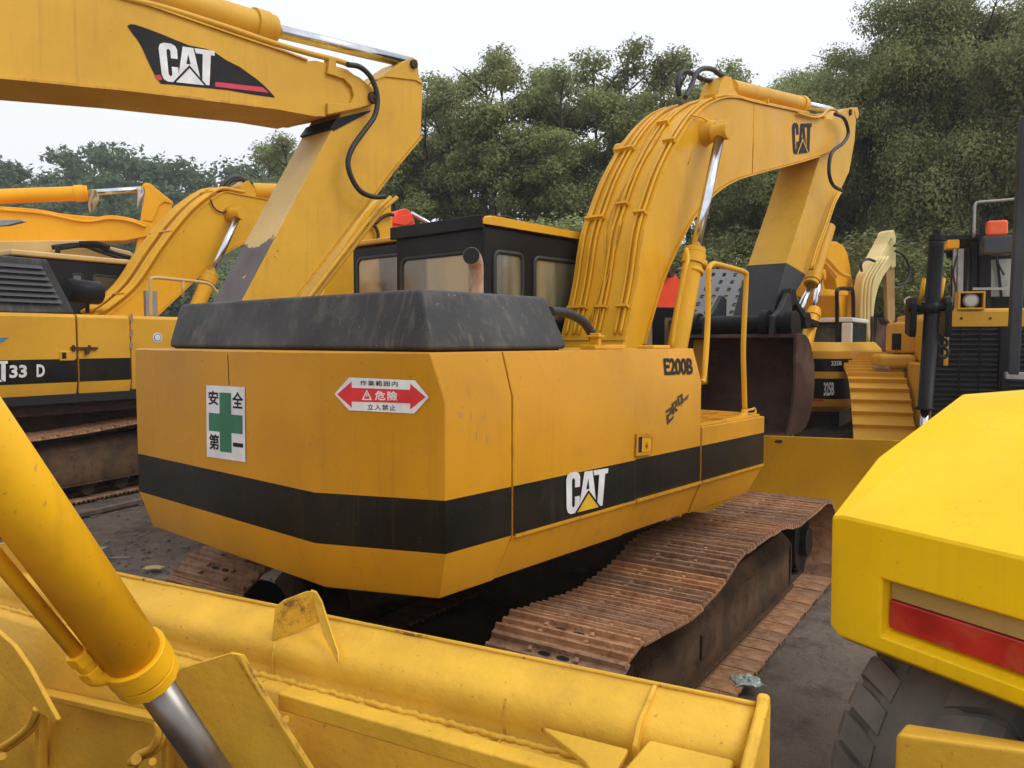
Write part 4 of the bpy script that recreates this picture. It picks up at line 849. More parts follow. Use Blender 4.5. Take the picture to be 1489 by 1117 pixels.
m = MB(); m.prism([S3(a, b, -.004) for a, b in ((474, 150), (474, 168), (520, 158), (541, 152), (548, 143), (545, 134), (520, 113), (476, 94), (473, 108), (498, 116), (509, 128), (512, 140), (508, 150), (500, 152))], F3.fy * -.028); m.build('end_casting', 'paint_arm', bm3, bevel=.008)
p = S3(541, 143, -.03); MB().cyl(p, p - F3.fy * .04, .055, seg=20).cyl(p, p - F3.fy * .055, .02, seg=12).build('pivot_pin', 'frame_dirty', bm3, bevel=.005)
m = MB(); q = Q(*[S3(a, b, 0) for a, b in ((180, 30), (400, 30), (400, 150), (180, 150))])
def nz(L, off, mi):
    m.add([S3(a, b, -off) for a, b in L], [list(range(len(L)))], mi)
dec = [(185, 38), (190, 35), (197, 36), (215, 42), (236, 50), (255, 58), (275, 66), (300, 71), (312, 76), (330, 88), (350, 98), (362, 107), (372, 114), (385, 125), (398, 139), (400, 142), (370, 138), (330, 131), (290, 127), (250, 123), (234, 122), (228, 114), (222, 103), (214, 86), (206, 68), (200, 58), (192, 48)]
nz(dec, .003, 0); nz([(224, 109), (233, 109), (236, 116), (230, 117)], .0045, 1); nz([(313, 119), (382, 127), (391, 135), (313, 126)], .0045, 1)
q = Q(*[S3(a, b, 0) for a, b in ((229, 61), (312, 73), (309, 126), (236, 118))]); mm = MB(); track_logo(q, m, 2, 0, 2, .0045); m.build('logo', ['metal_black', 'pink_vinyl', 'white_vinyl'], bm3)
cylinder_part(e3, S3(60, -54, .28), S3(394, 43, .28), S3(598, 92, .28), .118, .058, 'paint_arm', F=F3, eye=False)
MB().tube(catmull([S3(a, b, .0) for a, b in ((100, -32), (178, -4), (240, 12), (330, 40), (395, 62), (450, 78), (490, 88), (510, 95))], 5), .024, 10).build('oil_pipe', 'paint_arm', bm3)
m = MB(); m.prism([S3(a, b, -.03) for a, b in ((479, 84), (489, 86), (489, 97), (478, 95))], F3.fy * .08); m.build('pipe_clamp', 'paint_arm', bm3, bevel=.004)
MB().tube(catmull([S3(a, b, -.08) for a, b in ((505, 94), (522, 97), (535, 107), (544, 122), (549, 143), (545, 168), (530, 190), (513, 214), (506, 236), (511, 258), (524, 278), (542, 286), (560, 286))], 5), .024, 12).build('hydraulic_hose', 'rubber', bm3)
# stick
m_ = paint('paint_stickback_lit', (.74, .50, .16), .42, .1, .4, .05, .3, (.3, .2, .1), .25); nt = m_.node_tree; b_ = nt.nodes['Principled BSDF']  # paler copy of the arm paint: sky light put into the back face colour
src = b_.inputs['Base Color'].links[0].from_socket; tc = _n(nt, 'ShaderNodeTexCoord').outputs['Object']; sx = _n(nt, 'ShaderNodeSeparateXYZ'); nt.links.new(tc, sx.inputs[0])
k1 = ramp(nt, sx.outputs[2], 3.55, 2.6); k2 = noi(nt, tc, 2.6, 7, .62, off=31); a_ = _n(nt, 'ShaderNodeMath', operation='ADD'); nt.links.new(mul(nt, k1, .42), a_.inputs[0]); nt.links.new(k2, a_.inputs[1])
nt.links.new(mixc(nt, ramp(nt, a_.outputs[0], .735, .75), src, (.115, .085, .075)), b_.inputs['Base Color'])
yS = .05; sd = [(505, 150), (600, 84), (605, 86), (608, 93), (608, 114), (615, 125), (612, 198), (577, 240), (474, 375), (432, 430), (380, 498), (318, 498), (355, 430), (384, 375), (483, 188)]
m = MB(); n = len(sd); mis = [0] * n; mis[11] = 1; mis[12] = 1; mis[13] = 1
m.prism([S3(a, b, yS) for a, b in sd], F3.fy * .46, 0, mis); st3 = m.build('stick', ['paint_arm', 'paint_stickback_lit'], e3, bevel=.008)
m = MB(); m.prism([S3(a, b, yS - .003) for a, b in ((537, 122), (545, 116), (598, 84), (606, 88), (608, 112), (615, 124), (604, 117), (560, 112), (540, 118))], F3.fy * -.012); m.build('end_plate', 'paint_arm', st3, bevel=.003)
p = S3(600, 94, yS - .01); MB().cyl(p, p - F3.fy * .035, .042, seg=18).build('horn_pin', 'frame_dirty', st3, bevel=.004)
m = MB(); m.prism([S3(a, b, yS - .01) for a, b in ((490, 172), (540, 160), (538, 163), (505, 180), (486, 190), (480, 186))], F3.fy * .462); m.build('stick_collar', 'metal_black', st3)
pl = [S3(a, b, yS) for a, b in ((612, 198), (577, 240), (474, 375), (432, 430), (380, 498))]; m = MB(); strip(m, pl[::-1], F3, yS - .02, yS + .48, -.014); m.build('front_flange', 'paint_arm', st3)
for k in range(2):
    MB().tube([S3(a + 8 + k * 9, b + 4, yS - .03 + k * .1) for a, b in ((560, 283), (540, 300), (474, 385), (438, 432), (400, 480))], .022, 8).build('oil_pipe', 'paint_arm', st3)
# ================================================================ ORANGE YELLOW BOOM AT THE FAR LEFT
Pt = atD(100, 330, 14.5); F4 = Frame(Pt.x, Pt.y, 62)
e4 = thing('excavator_boom', F4, 'orange yellow excavator boom and stick at far left with rags hanging from its cylinder', 'excavator boom')
def S4(px, py, y=0): return F4.Sd(px, py, y)
bm4 = MB().prism([S4(a, b) for a, b in ((-150, 295), (0, 302), (17, 304), (115, 313), (198, 320), (218, 324), (226, 335), (218, 343), (183, 350), (0, 352), (-150, 352))], F4.fy * .6).build('boom', 'paint_orangeyellow', e4, bevel=.012)
for k in range(2): MB().tube(catmull([S4(a, b - k * 3, -.03 + k * .15) for a, b in ((0, 305), (60, 310), (122, 322), (160, 318), (190, 322), (212, 330))], 5), .024, 8).build('oil_pipe', 'paint_orangeyellow', bm4)
st4 = MB().prism([S4(a, b, .05) for a, b in ((196, 372), (205, 320), (211, 280), (209, 269), (219, 267), (238, 283), (252, 294), (249, 306), (222, 345), (206, 385))], F4.fy * .5).build('stick', 'paint_orangeyellow', e4, bevel=.012)
MB().prism([S4(a, b, .02) for a, b in ((208, 320), (222, 322), (232, 298), (240, 293), (249, 296), (251, 294), (238, 284))], F4.fy * .02).build('stick_rib', 'paint_orangeyellow', st4, bevel=.006)
c4 = cylinder_part(e4, S4(-150, 292, .3), S4(126, 281, .3), S4(214, 275, .3), .135, .06, 'paint_orangeyellow', F=F4)
for k, (x, y, w, h) in enumerate(((135, 276, 13, 32), (203, 273, 8, 28))):
    m = MB(); n = 8; V = []
    for i in range(n + 1):
        for j in range(n + 1):
            u, v = i / n, j / n; ww = w * (.7 + .5 * math.sin(v * 3 + k)) * (1 - .55 * v ** 3)
            V.append(S4(x + (u - .5) * ww + 2 * math.sin(v * 5), y + v * h * (.85 + .25 * math.sin(u * 6 + 1)), .13 + .05 * math.sin(u * 11 + v * 4)))
    m.add(V, [(i * (n + 1) + j, (i + 1) * (n + 1) + j, (i + 1) * (n + 1) + j + 1, i * (n + 1) + j + 1) for i in range(n) for j in range(n)], 0, True)
    m.build('rag', 'cloth' if k == 0 else 'paint_white', solid=.006, label=('tan rag hanging from the end of the far left orange cylinder', 'narrow whitish rag hanging beside the far left stick')[k], cat='rag')
# body of the machine behind it
Pt = atD(60, 372, 13.0); F5 = Frame(Pt.x, Pt.y, 60)
e5 = thing('excavator', F5, 'cream yellow machine body with dark pipes on top behind the louvred hood', 'machine')
MB().prism([F5.Sd(a, b, 0) for a, b in ((-150, 352), (122, 349), (190, 366), (196, 372), (196, 480), (-150, 480))], F5.fy * 2).build('body', 'paint_cream', e5, bevel=.02)
for k, L in enumerate(([(75, 360), (110, 356), (138, 357), (165, 368), (190, 375)], [(85, 362), (120, 358), (145, 366), (188, 380)], [(115, 354), (142, 354), (160, 360)], [(84, 356), (84, 368)])):
    MB().tube(catmull([F5.Sd(a, b, -.1 - .05 * k) for a, b in L], 4), .04 if k != 1 else .03, 8).build('pipe', 'metal_black', e5)
MB().prism([atD(a, b, 9.4) for a, b in ((-30, 321), (30, 319), (34, 322), (10, 328), (-30, 330))], Vector((.01, .06, 0))).build('mirror_arm', 'steel_grey', e2, bevel=.006)
# ================================================================ MACHINES BEHIND THE CAB
Pt = atD(540, 380, 9.6); F6 = Frame(Pt.x, Pt.y, 41)
e6 = thing('excavator', F6, 'excavator with a small black cab just behind and left of the central cab', 'excavator')
b6 = MB().prism([F6.Sd(a, b, .9) for a, b in ((455, 470), (480, 400), (505, 350), (530, 310), (556, 285), (568, 288), (571, 330), (560, 380), (545, 430), (540, 470))], F6.fy * .6).build('boom', 'paint_boom', e6, bevel=.012)
for L in ([(533, 327), (541, 326), (547, 332), (550, 342), (548, 352)], [(546, 325), (556, 316), (566, 312), (572, 313)]):
    MB().tube(catmull([F6.Sd(a, b, .85) for a, b in L], 5), .025, 8).build('hydraulic_hose', 'frame_dirty', b6)
c0 = F6.l(F6.Sd(512, 400, -.1))[0]
zc = F6.l(F6.Sd(512, 360, -.1))[2]
m = MB(); m.box(F6, c0, c0 + 1.5, -1.3, -.1, 1.2, zc); cb6 = m.build('cab', 'metal_black', e6, bevel=.04)
m = MB(); m.box(F6, c0 - .04, c0 + 1.54, -1.34, -.06, zc + .003, zc + .06); m.build('cab_roof', 'paint_boom', cb6, bevel=.02)
window(F6.w(c0, -.62, zc - .55), -F6.fy, Vector((0, 0, 1)), -F6.fx, .85, .85, cb6, 'rubber', 'glass_ochre', .1, .04)
m = MB(); m.box(F6, c0 - 1.6, c0 + 2, -1.35, 1.6, .9, 1.75); m.box(F6, c0 - 1, c0 + 1.6, -1.2, 1.4, .0, .88, 1); m.build('house', ['paint_far', 'track_dark'], e6, bevel=.03)
Pt = atD(590, 325, 13); F7 = Frame(Pt.x, Pt.y, 50)
e7 = thing('red_excavator_arm', F7, 'bright red excavator arm tip rising behind the black cab roof', 'excavator arm')
MB().prism([F7.Sd(a, b, 0) for a, b in ((566, 400), (569, 322), (580, 306), (590, 303), (597, 306), (603, 322), (608, 336), (618, 400))], F7.fy * .35).build('arm', 'paint_red', e7, bevel=.02)
MB().prism([F7.Sd(a, b, -.03) for a, b in ((572, 325), (583, 313), (596, 312), (602, 322), (590, 328))], F7.fy * .03).build('arm_plate', 'paint_red', e7, bevel=.01)
MB().cyl(F7.Sd(598, 310, .15), F7.Sd(660, 345, .15), .035, seg=12).build('rod', 'chrome', e7)
Pt = atD(972, 412, 13); F8 = Frame(Pt.x, Pt.y, 50)
e8 = thing('orange_excavator_arm', F8, 'orange red machine arm glimpsed between the boom and its cylinder', 'excavator arm')
MB().prism([F8.Sd(a, b, 0) for a, b in ((925, 470), (958, 402), (968, 391), (978, 393), (990, 408), (992, 445), (978, 470))], F8.fy * .4).build('arm', 'paint_red', e8, bevel=.02)
p = F8.Sd(972, 398, -.02); MB().cyl(p, p - F8.fy * .08, .07, seg=16).build('pivot_pin', 'frame_dirty', e8, bevel=.01)
# ---- machine with perforated guard behind the bucket
Pt = atD(1050, 465, 9.9); F9 = Frame(Pt.x, Pt.y, 20)
e9 = thing('guarded_machine', F9, 'machine with a grey perforated sloping guard and dark cab behind the bucket', 'machine')
q = Q(*[atD(a, b, d) for a, b, d in ((1018, 392, 10.6), (1118, 393, 10.3), (1094, 464, 9.9), (978, 462, 10.2))])
m = MB(); nu, nv = 19, 13
for i in range(nu):
    for j in range(nv):
        if i % 3 == 1 and j % 2 == 1 and 0 < i < nu - 1 and not (i < 4 and j > 8): continue
        u0, u1, v0, v1 = i / nu, (i + 1) / nu, j / nv, (j + 1) / nv; m.add([q.p(u0, v0), q.p(u1, v0), q.p(u1, v1), q.p(u0, v1)], [(0, 1, 2, 3)])
m.build('perforated_guard', 'guard_grey', e9, solid=.02)
m = MB(); m.hexa([atD(978, 600, 9.6), atD(1096, 600, 9.4), atD(1096, 600, 10.8), atD(978, 600, 11.2), atD(972, 465, 9.95), atD(1096, 465, 9.7), atD(1092, 466, 10.8), atD(978, 466, 11.2)]); m.build('body', 'metal_black', e9, bevel=.02)
m = MB(); m.hexa([atD(932, 600, 10.4), atD(985, 600, 10.2), atD(985, 600, 11.6), atD(932, 600, 11.8), atD(932, 446, 10.4), atD(982, 447, 10.2), atD(982, 447, 11.6), atD(932, 446, 11.8)]); cb9 = m.build('cab', 'metal_black', e9, bevel=.02)
for x0, x1 in ((936, 949), (967, 980)):
    qq = Q(*[atD(a, b, 10.38 - (a - 932) * .0038) for a, b in ((x0, 462), (x1, 462), (x1, 506), (x0, 506))]); m = MB(); qq.poly(m, rrect(.5, .5, 1, 1, .12), .02); m.build('window', 'glass_ochre', cb9)
MB().hexa([atD(996, 560, 8.9), atD(1030, 560, 8.8), atD(1030, 560, 9.3), atD(996, 560, 9.4), atD(1000, 494, 8.9), atD(1024, 492, 8.8), atD(1028, 490, 9.3), atD(998, 490, 9.4)]).build('counterweight', 'paint_far', e9, bevel=.03)
MB().tube(catmull([atD(1010, 493, 9), atD(1010, 482, 9), atD(1014, 479, 9), atD(1017, 482, 9), atD(1017, 493, 9)], 4), .018, 8).build('lifting_eye', 'paint_far', e9)
# ================================================================ EXCAVATOR 325B FAR RIGHT
Pt = atD(1232, 560, 10.6); G1 = Frame(Pt.x, Pt.y, 33)
g1 = thing('excavator', G1, 'rounded yellow excavator with two black bands and white 325B beyond the bucket', 'excavator', at=(1.4, 1.2))
def d1(px, py, x=0): return G1.l(G1.Fr(px, py, x))
z0, z1_, z2, z3, z4, z5 = [d1(1215, p)[2] for p in (601, 581, 551, 541, 522, 498)]
def rr1(z, i):
    o = []
    for k in range(7): a = R(15 * k); o.append(G1.w(.35 - .35 * math.sin(a) + i, .35 - .35 * math.cos(a) + i, z))
    o = o[::1]
    o += [G1.w(i, 2.3, z), G1.w(.4, 2.7 - i, z), G1.w(3.2, 2.7 - i, z), G1.w(3.2, i, z)]
    return o
m = MB(); m.loft([rr1(z0, .12), rr1(z0 + .08, .02), rr1(z1_, 0), rr1(z2, 0), rr1(z3, 0), rr1(z4, 0), rr1(z5 - .12, .01), rr1(z5, .12)], mif=lambda a, i: 1 if a in (2, 4) and i < 9 else 0); m.build('counterweight', ['paint_far', 'stripe_black'], g1, bevel=.012)
m = MB(); q = Q(*[G1.Fr(a, b, 0) for a, b in ((1198, 556), (1213, 556), (1213, 575), (1198, 576))]); q.text(m, '325B', 0, 0, 1, 1, .006, 0, .03); q = Q(*[G1.Fr(a, b, 0) for a, b in ((1209, 525), (1224, 525), (1224, 531), (1209, 532))]); q.text(m, '325B', 0, 0, 1, 1, .006, 0, .02); m.build('model_number', 'white_vinyl', g1)
m = MB(); a = d1(1183, 583)[1]; m.box(G1, -.004, .01, .3, a + .3, z1_ - .03, z1_ - .005); m.build('red_line', 'red_vinyl', g1)
m = MB(); m.box(G1, .6, 3.4, .2, 2.5, .85, z0 + .1); m.build('turntable', 'track_dark', g1)
q0 = d1(1192, 467, 1.6); m = MB(); ya = G1.l(G1.Fr(1238, 480, 1.6))[1]; m.box(G1, 1.6, 3.1, ya, ya + .85, z5 - .3, q0[2]); c1 = m.build('cab', 'metal_black', g1, bevel=.06, seg=3); MB().box(G1, 1.58, 3.12, ya - .02, ya + .87, q0[2] - .02, q0[2] + .05).build('cab_roof', 'paint_white', c1, bevel=.02); MB().box(G1, 1.57, 1.66, ya - .01, ya + .14, z5 - .1, q0[2] - .03).build('cab_post', 'paint_white', c1, bevel=.02)
window(G1.w(1.6, ya + .50, q0[2] - .27), -G1.fy, Vector((0, 0, 1)), -G1.fx, .62, .40, c1, 'rubber', 'glass_dark', .08, .03)
MB().prism([G1.Sd(a, b, .9) for a, b in ((1186, 357), (1196, 354), (1217, 351), (1226, 356), (1232, 366), (1238, 395), (1243, 430), (1244, 470), (1246, 510), (1226, 510), (1222, 450), (1216, 410), (1207, 385), (1196, 374), (1184, 374))], G1.fy * .65).build('boom', 'paint_orangeyellow', g1, bevel=.03)
MB().prism([G1.Sd(a, b, .6) for a, b in ((1184, 380), (1194, 388), (1200, 420), (1234, 424), (1234, 430), (1184, 430))], G1.fy * .5).build('boom_bracket', 'paint_orangeyellow', g1, bevel=.02)
cylinder_part(g1, G1.Sd(1170, 510, .5), G1.Sd(1184, 452, .5), G1.Sd(1192, 400, .5), .085, .045, 'paint_orangeyellow', F=G1)
for L in ([(1192, 368), (1205, 380), (1220, 396), (1234, 402)], [(1190, 375), (1203, 388), (1215, 402)]): MB().tube(catmull([G1.Sd(a, b, .5) for a, b in L], 4), .035, 8).build('oil_pipe', 'paint_orangeyellow', g1)
MB().tube(catmull([G1.Sd(a, b, .3) for a, b in ((1217, 500), (1217, 440), (1217, 424), (1222, 420), (1234, 420), (1240, 425), (1241, 470), (1242, 540))], 5), .03, 8).build('handrail', 'metal_black', g1)
pth = [(-.2, .95), (1.5, .92), (3.2, .95)] + [(3.3 + .45 * math.sin(R(a)), .5 + .45 * math.cos(R(a))) for a in range(20, 180, 25)] + [(3, .04), (0, .04)] + [(-.3 - .45 * math.sin(R(a)), .5 - .45 * math.cos(R(a))) for a in range(20, 170, 25)]
G1t = Frame(*G1.w(-.6, 0, 0).xy, 33)
for y in (.2, 2.5): make_track(G1t, g1, y, pth, .2, .6, 'track_dark')
# ================================================================ PALE BOOM
Pt = atD(1265, 460, 15); G2 = Frame(Pt.x, Pt.y, 55)
g2 = thing('excavator', G2, 'pale yellow excavator boom raised against the trees, left of the black dozer cylinder', 'excavator', at=(0, 0))
def V2(px, py, y=0): return G2.Sd(px, py, y)
b2 = MB().prism([V2(a, b) for a, b in spl([(1258, 545), (1260, 480), (1261, 430), (1265, 402), (1270, 392), (1279, 374), (1289, 356), (1294, 345)], 3) + spl([(1301, 345), (1302, 362), (1297, 385), (1285, 402), (1276, 425), (1271, 455), (1270, 500), (1278, 545)], 3)], G2.fy * .3).build('boom', 'paint_pale', g2, bevel=.02)
MB().prism([V2(a, b, .0) for a, b in ((1290, 354), (1294, 337), (1300, 334), (1303, 345), (1303, 388), (1297, 390), (1295, 362))], G2.fy * .25).build('stick_end', 'paint_pale', g2, bevel=.015)
MB().prism([V2(a, b, .05) for a, b in ((1289, 395), (1301, 375), (1302, 466), (1296, 472), (1291, 465))], G2.fy * .08).build('stick', 'paint_tan', g2, bevel=.015)
for k in range(4):
    MB().tube(catmull([V2(a + k * 5, b, -.05) for a, b in ((1252, 500), (1252, 440), (1255, 410), (1264, 392), (1276, 374))], 4), .028, 8).build('oil_pipe', 'paint_pale', b2)
for L in ([(1253, 395), (1252, 382), (1262, 377), (1272, 380)], [(1302, 365), (1314, 372), (1322, 390), (1318, 410), (1303, 415)], [(1300, 358), (1312, 350), (1322, 352)], [(1250, 500), (1262, 508), (1268, 490), (1268, 460)]):
    MB().tube(catmull([V2(a, b, -.1) for a, b in L], 5), .025, 8).build('hydraulic_hose', 'rubber', b2)
m = MB(); m.prism([V2(a, b, .1) for a, b in ((1276, 462), (1280, 472), (1288, 474), (1292, 464), (1300, 474), (1306, 462), (1308, 480), (1304, 512), (1282, 520), (1272, 510))], G2.fy * .9); m.build('bucket', 'bucket_rust', g2, bevel=.01)
m = MB(); m.box(G2, -.6, 2.0, -.2, 2, .2, 1.5); m.build('house', 'paint_pale', g2, bevel=.05)
# ================================================================ BULLDOZER RIGHT
Pt = atD(1450, 520, 8.2); Z = Frame(Pt.x, Pt.y, 199)
z_ = thing('bulldozer', Z, 'yellow crawler bulldozer facing the camera with a wide black grille and a broad blade', 'bulldozer', at=(-1.5, 0))
def ZF(px, py, x=0): return Z.Fr(px, py, x)
def zl(px, py, x=0): return Z.l(ZF(px, py, x))
zt_ = zl(1420, 476)[2]; zh_ = zl(1420, 450, -.3)[2]; yl = zl(1380, 500)[1]; zg = .5
ylo = zl(1357, 560)[1]; yR = 1.0; zst = zl(1383, 532)[2]
# hood and radiator surround
m = MB(); L = [(yl - .05, zst), (yl - .05, zh_ - .08), (yl + .02, zh_), (yR, zh_), (yR, zst)]
m.loft([[Z.w(-.02, y, z) for y, z in L], [Z.w(-2.2, y, z) for y, z in L]]); m.build('engine_hood', 'paint_far', z_, bevel=.025)
m = MB(); m.box(Z, -.018, .02, yl - .045, yR, zt_ + .005, zh_ - .03); m.box(Z, -.018, .02, yl - .05, yl - .004, zst, zt_ + .004); m.build('grille_frame', 'paint_far', z_, bevel=.008)
m = MB(); m.box(Z, -1.9, -.05, ylo - .03, yR, zg, zst - .004); m.build('front_case', 'paint_far', z_, bevel=.02)
m = MB(); m.box(Z, -.06, -.012, ylo, yR, zg, zt_); gr = m.build('grille', 'dark', z_)
nb = 34
for i in range(nb):
    z = zg + .05 + (zt_ - zg - .06) * i / (nb - 1); y0_ = yl if z > zst else ylo
    MB().hexa([Z.w(-.012, y0_, z - .012), Z.w(.018, y0_, z - .016), Z.w(.018, yR, z - .016), Z.w(-.012, yR, z - .012), Z.w(-.012, y0_, z + .010), Z.w(.018, y0_, z - .008), Z.w(.018, yR, z - .008), Z.w(-.012, yR, z + .010)]).build('grille_slat', 'mirror_dark', gr)
for py in (1396, 1424): a = zl(py, 500)[1]; MB().box(Z, .019, .026, a - .006, a + .006, zg, zt_).build('grille_bar', 'metal_black', gr)
a = zl(1452, 500)[1]; MB().box(Z, .019, .06, a, a + .10, zg, zt_).build('grille_post', 'metal_black', gr)
# headlamp
c = ZF(1412, 437, .0); y, z = Z.l(c)[1:]
m = MB(); s_ = .125; w_ = .018
m.box(Z, -.16, .04, y - s_, y + s_, z - .095, z - .095 + w_); m.box(Z, -.16, .04, y - s_, y + s_, z + .095 - w_, z + .095); m.box(Z, -.16, .04, y - s_, y - s_ + w_, z - .095 + w_, z + .095 - w_); m.box(Z, -.16, .04, y + s_ - w_, y + s_, z - .095 + w_, z + .095 - w_)
hl_ = m.build('headlamp', 'paint_far', z_); MB().box(Z, -.15, -.13, y - s_ + w_, y + s_ - w_, z - .095 + w_, z + .095 - w_).build('lamp_back', 'dark', hl_)
m = MB(); m.tube([Z.w(-.12, y, z), Z.w(-.02, y, z), Z.w(-.0, y, z)], [.05, .075, .078], 24, mi=0); m.tube([Z.w(.0, y, z), Z.w(.008, y, z), Z.w(.012, y, z)], [.070, .055, .01], 24, mi=1); m.build('lens', ['chrome_dull', 'lamp_glass'], hl_)
# blade lift cylinder (black)
xc_ = .75
A = ZF(1362, 352, xc_); B = ZF(1345, 596, xc_); t = (B - A).normalized()
m = MB(); m.tube([A - t * .02, A, A + t * .05, B - t * .03, B - t * .025, B], [.05, .074, .070, .070, .092, .092], 28); cz = m.build('lift_cylinder', 'metal_black', z_)
MB().tube([A - t * .07, A - t * .01], [.075, .078], 8).cyl(A - t * .12, A - t * .07, .04, seg=10).build('cap', 'metal_black', cz, bevel=.006)
MB().cyl(B, B + t * .5, .042, seg=20).build('rod', 'chrome', cz)
mid = ZF(1353, 448, xc_); MB().tube([mid - t * .05, mid + t * .05], [.086, .086], 24).cyl(mid - Z.fy * .2, mid + Z.fy * .2, .035, seg=16).build('trunnion', 'metal_black', cz)
for s_ in (-1, 1):
    c = mid + Z.fy * s_ * .155 + Vector((0, 0, -.09)); m = MB(); m.tube([c - Z.fy * .028, c + Z.fy * .028], [.0, .0], 4)
    m = MB(); m.prism([c - Z.fy * .03 + Z.fx * a + Vector((0, 0, b)) for a, b in ((-.3, -.16), (.02, -.20), (.06, -.12), (.06, .14), (.0, .20), (-.3, .20))], Z.fy * .06); m.build('yoke', 'metal_black', z_, bevel=.012)
for L in ([(1371, 505), (1377, 512), (1371, 520), (1362, 516)], [(1372, 492), (1376, 500), (1365, 505), (1361, 498)]): MB().tube(catmull([ZF(a + 2, b, .6) for a, b in L], 4), .018, 8).build('hydraulic_hose', 'rubber', cz)
for px in (1342, 1370): MB().tube([ZF(px + 2, 405, .6), ZF(px - 4, 442, .6)], .022, 8).build('hose_guard', 'paint_orangeyellow', z_)
# blade
bl = []; pbz = Z.l(atD(1150, 638, 7.62)); xbl = pbz[0]; ztop = pbz[2]; print('dozer blade x', xbl, ztop)
for i in range(11): f = i / 10; bl.append((xbl - .14 * math.sin(math.pi * f) ** 1.0 + .0, ztop * f + .02))
yL = Z.l(Z.Fr(985, 700, xbl))[1]; yR2 = yL + 4.4
m = MB(); L = bl + [(x - .03, z) for x, z in bl[::-1]]
m.loft([[Z.w(x, yL, z) for x, z in L], [Z.w(x, yR2, z) for x, z in L]]); zb_ = m.build('blade', 'paint_boom', z_, bevel=.004)
m = MB(); m.box(Z, xbl - .03, xbl + .015, yL, yR2, .0, .20); m.build('cutting_edge', 'paint_boom', zb_, bevel=.004)
for yy in (yL, yR2 - .03): MB().prism([Z.w(x, yy, z) for x, z in ((xbl - .22, .05), (xbl + .03, .0), (xbl + .03, ztop), (xbl - .22, ztop))], Z.fy * .03).build('blade_end', 'paint_boom', zb_, bevel=.004)
m = MB(); m.rod(Z.w(xbl - .2, yL + .9, .3), Z.w(-1.2, yL + .7, .4), .2, .25); m.build('push_arm', 'paint_far', z_, bevel=.02)
# tracks: raised at the back, left one seen from in front
Zy = zl(1262, 600, -1.0)[1]; yT = Z.l(atD(1290, 600, 8.8))[1]
def ztrack(y):
    pp = [(.42, .50), (.40, .78), (.22, 1.02), (-.05, 1.25), (-.35, 1.48), (-.7, 1.64), (-1.4, 1.75), (-2.1, 1.85), (-2.7, 1.88), (-3.05, 1.7), (-3.15, 1.4), (-3.0, 1.0), (-2.9, .5), (-2.7, .12), (-2.3, .04), (-.4, .04), (.1, .12), (.3, .3)]
    pp = [(x, z) for x, z in pp][::-1]
    return pp
xoff = -.75
Zt = Frame(*Z.w(xoff, 0, 0).xy, 199)
def zshoes(y):
    P = resample([(p.x, p.y) for p in catmull([Vector((*q, 0)) for q in ztrack(0)] + [Vector((*ztrack(0)[0], 0))], 4)][:-1], .21); tr = None
    ch = MB().tube([Zt.w(a, y, b) for a, b in P], .07, 6, closed=True); tr = ch.build('track', 'paint_far', z_); inv = ROOTM[z_.name].inverted()
    me = None; G = Frame(0, 0, 90); mm = MB(); mm.box(G, -.10, .10, -.33, .33, -.012, .012); mm.hexa([G.w(-.1, -.33, .012), G.w(-.075, -.33, .012), G.w(-.075, .33, .012), G.w(-.1, .33, .012), G.w(-.098, -.33, .065), G.w(-.082, -.33, .065), G.w(-.082, .33, .065), G.w(-.098, .33, .065)])
    me = bpy.data.meshes.new('track_shoe'); me.from_pydata([tuple(v) for v in mm.v], [], mm.f); me.materials.append(MATS['paint_far']); first = None
    cen = Vector((sum(p[0] for p in P) / len(P), sum(p[1] for p in P) / len(P)))
    for i in range(len(P)):
        a = Vector(P[i]); b = Vector(P[(i + 1) % len(P)]); d = (b - a).normalized(); c = (a + b) / 2; nn = Vector((-d.y, d.x))
        if nn.dot(c - cen) < 0: nn = -nn
        X_ = Zt.fx * d.x + Vector((0, 0, d.y)); Zz = Zt.fx * nn.x + Vector((0, 0, nn.y)); Y_ = Zz.cross(X_)
        Mx = Matrix((X_, Y_, Zz)).transposed().to_4x4(); Mx.translation = Zt.w(c.x + nn.x * .08, y, c.y + nn.y * .08)
        o = bpy.data.objects.new('track_shoe', me) if first is None else first.copy(); first = first or o; COL.objects.link(o); o.parent = tr; o.matrix_local = inv @ Mx
zshoes(yT); zshoes(yT + 2.3)
m = MB(); m.box(Zt, -2.6, .0, yT - .2, yT + .2, .25, .8); m.box(Zt, -2.6, .0, yT + 2.1, yT + 2.5, .25, .8); m.build('track_frame', 'paint_far', z_, bevel=.03)
# fender, tank, step
def zbox(px0, px1, py0, py1, x0, x1, nm, mat, par=None, bev=.02):
    a = zl(px0, py1, x0); b = zl(px1, py0, x0); m = MB(); m.box(Z, x1, x0, a[1], b[1], a[2], b[2]); return m.build(nm, mat, par or z_, bevel=bev)
zbox(1278, 1334, 516, 536, -1.6, -2.6, 'fender', 'paint_far', bev=.06)
tk = zbox(1300, 1338, 468, 514, -1.9, -2.8, 'fuel_tank', 'paint_far', bev=.04); zbox(1297, 1311, 485, 509, -1.88, -1.95, 'tank_panel', 'stripe_black', tk, .005)
zbox(1316, 1338, 458, 470, -1.95, -2.7, 'tank_top', 'paint_far', tk, .02)
m = MB(); 
for k in range(7): a = zl(1271 + k * 3.4, 551, -1.55); b = zl(1271 + k * 3.4, 536, -1.55); m.box(Z, -1.57, -1.54, a[1], a[1] + .02, a[2], b[2])
a = zl(1270, 536, -1.5); b = zl(1293, 533, -1.5); m.box(Z, -1.6, -1.53, a[1], b[1], a[2], b[2]); m.build('front_step', 'rusty_pipe', z_)
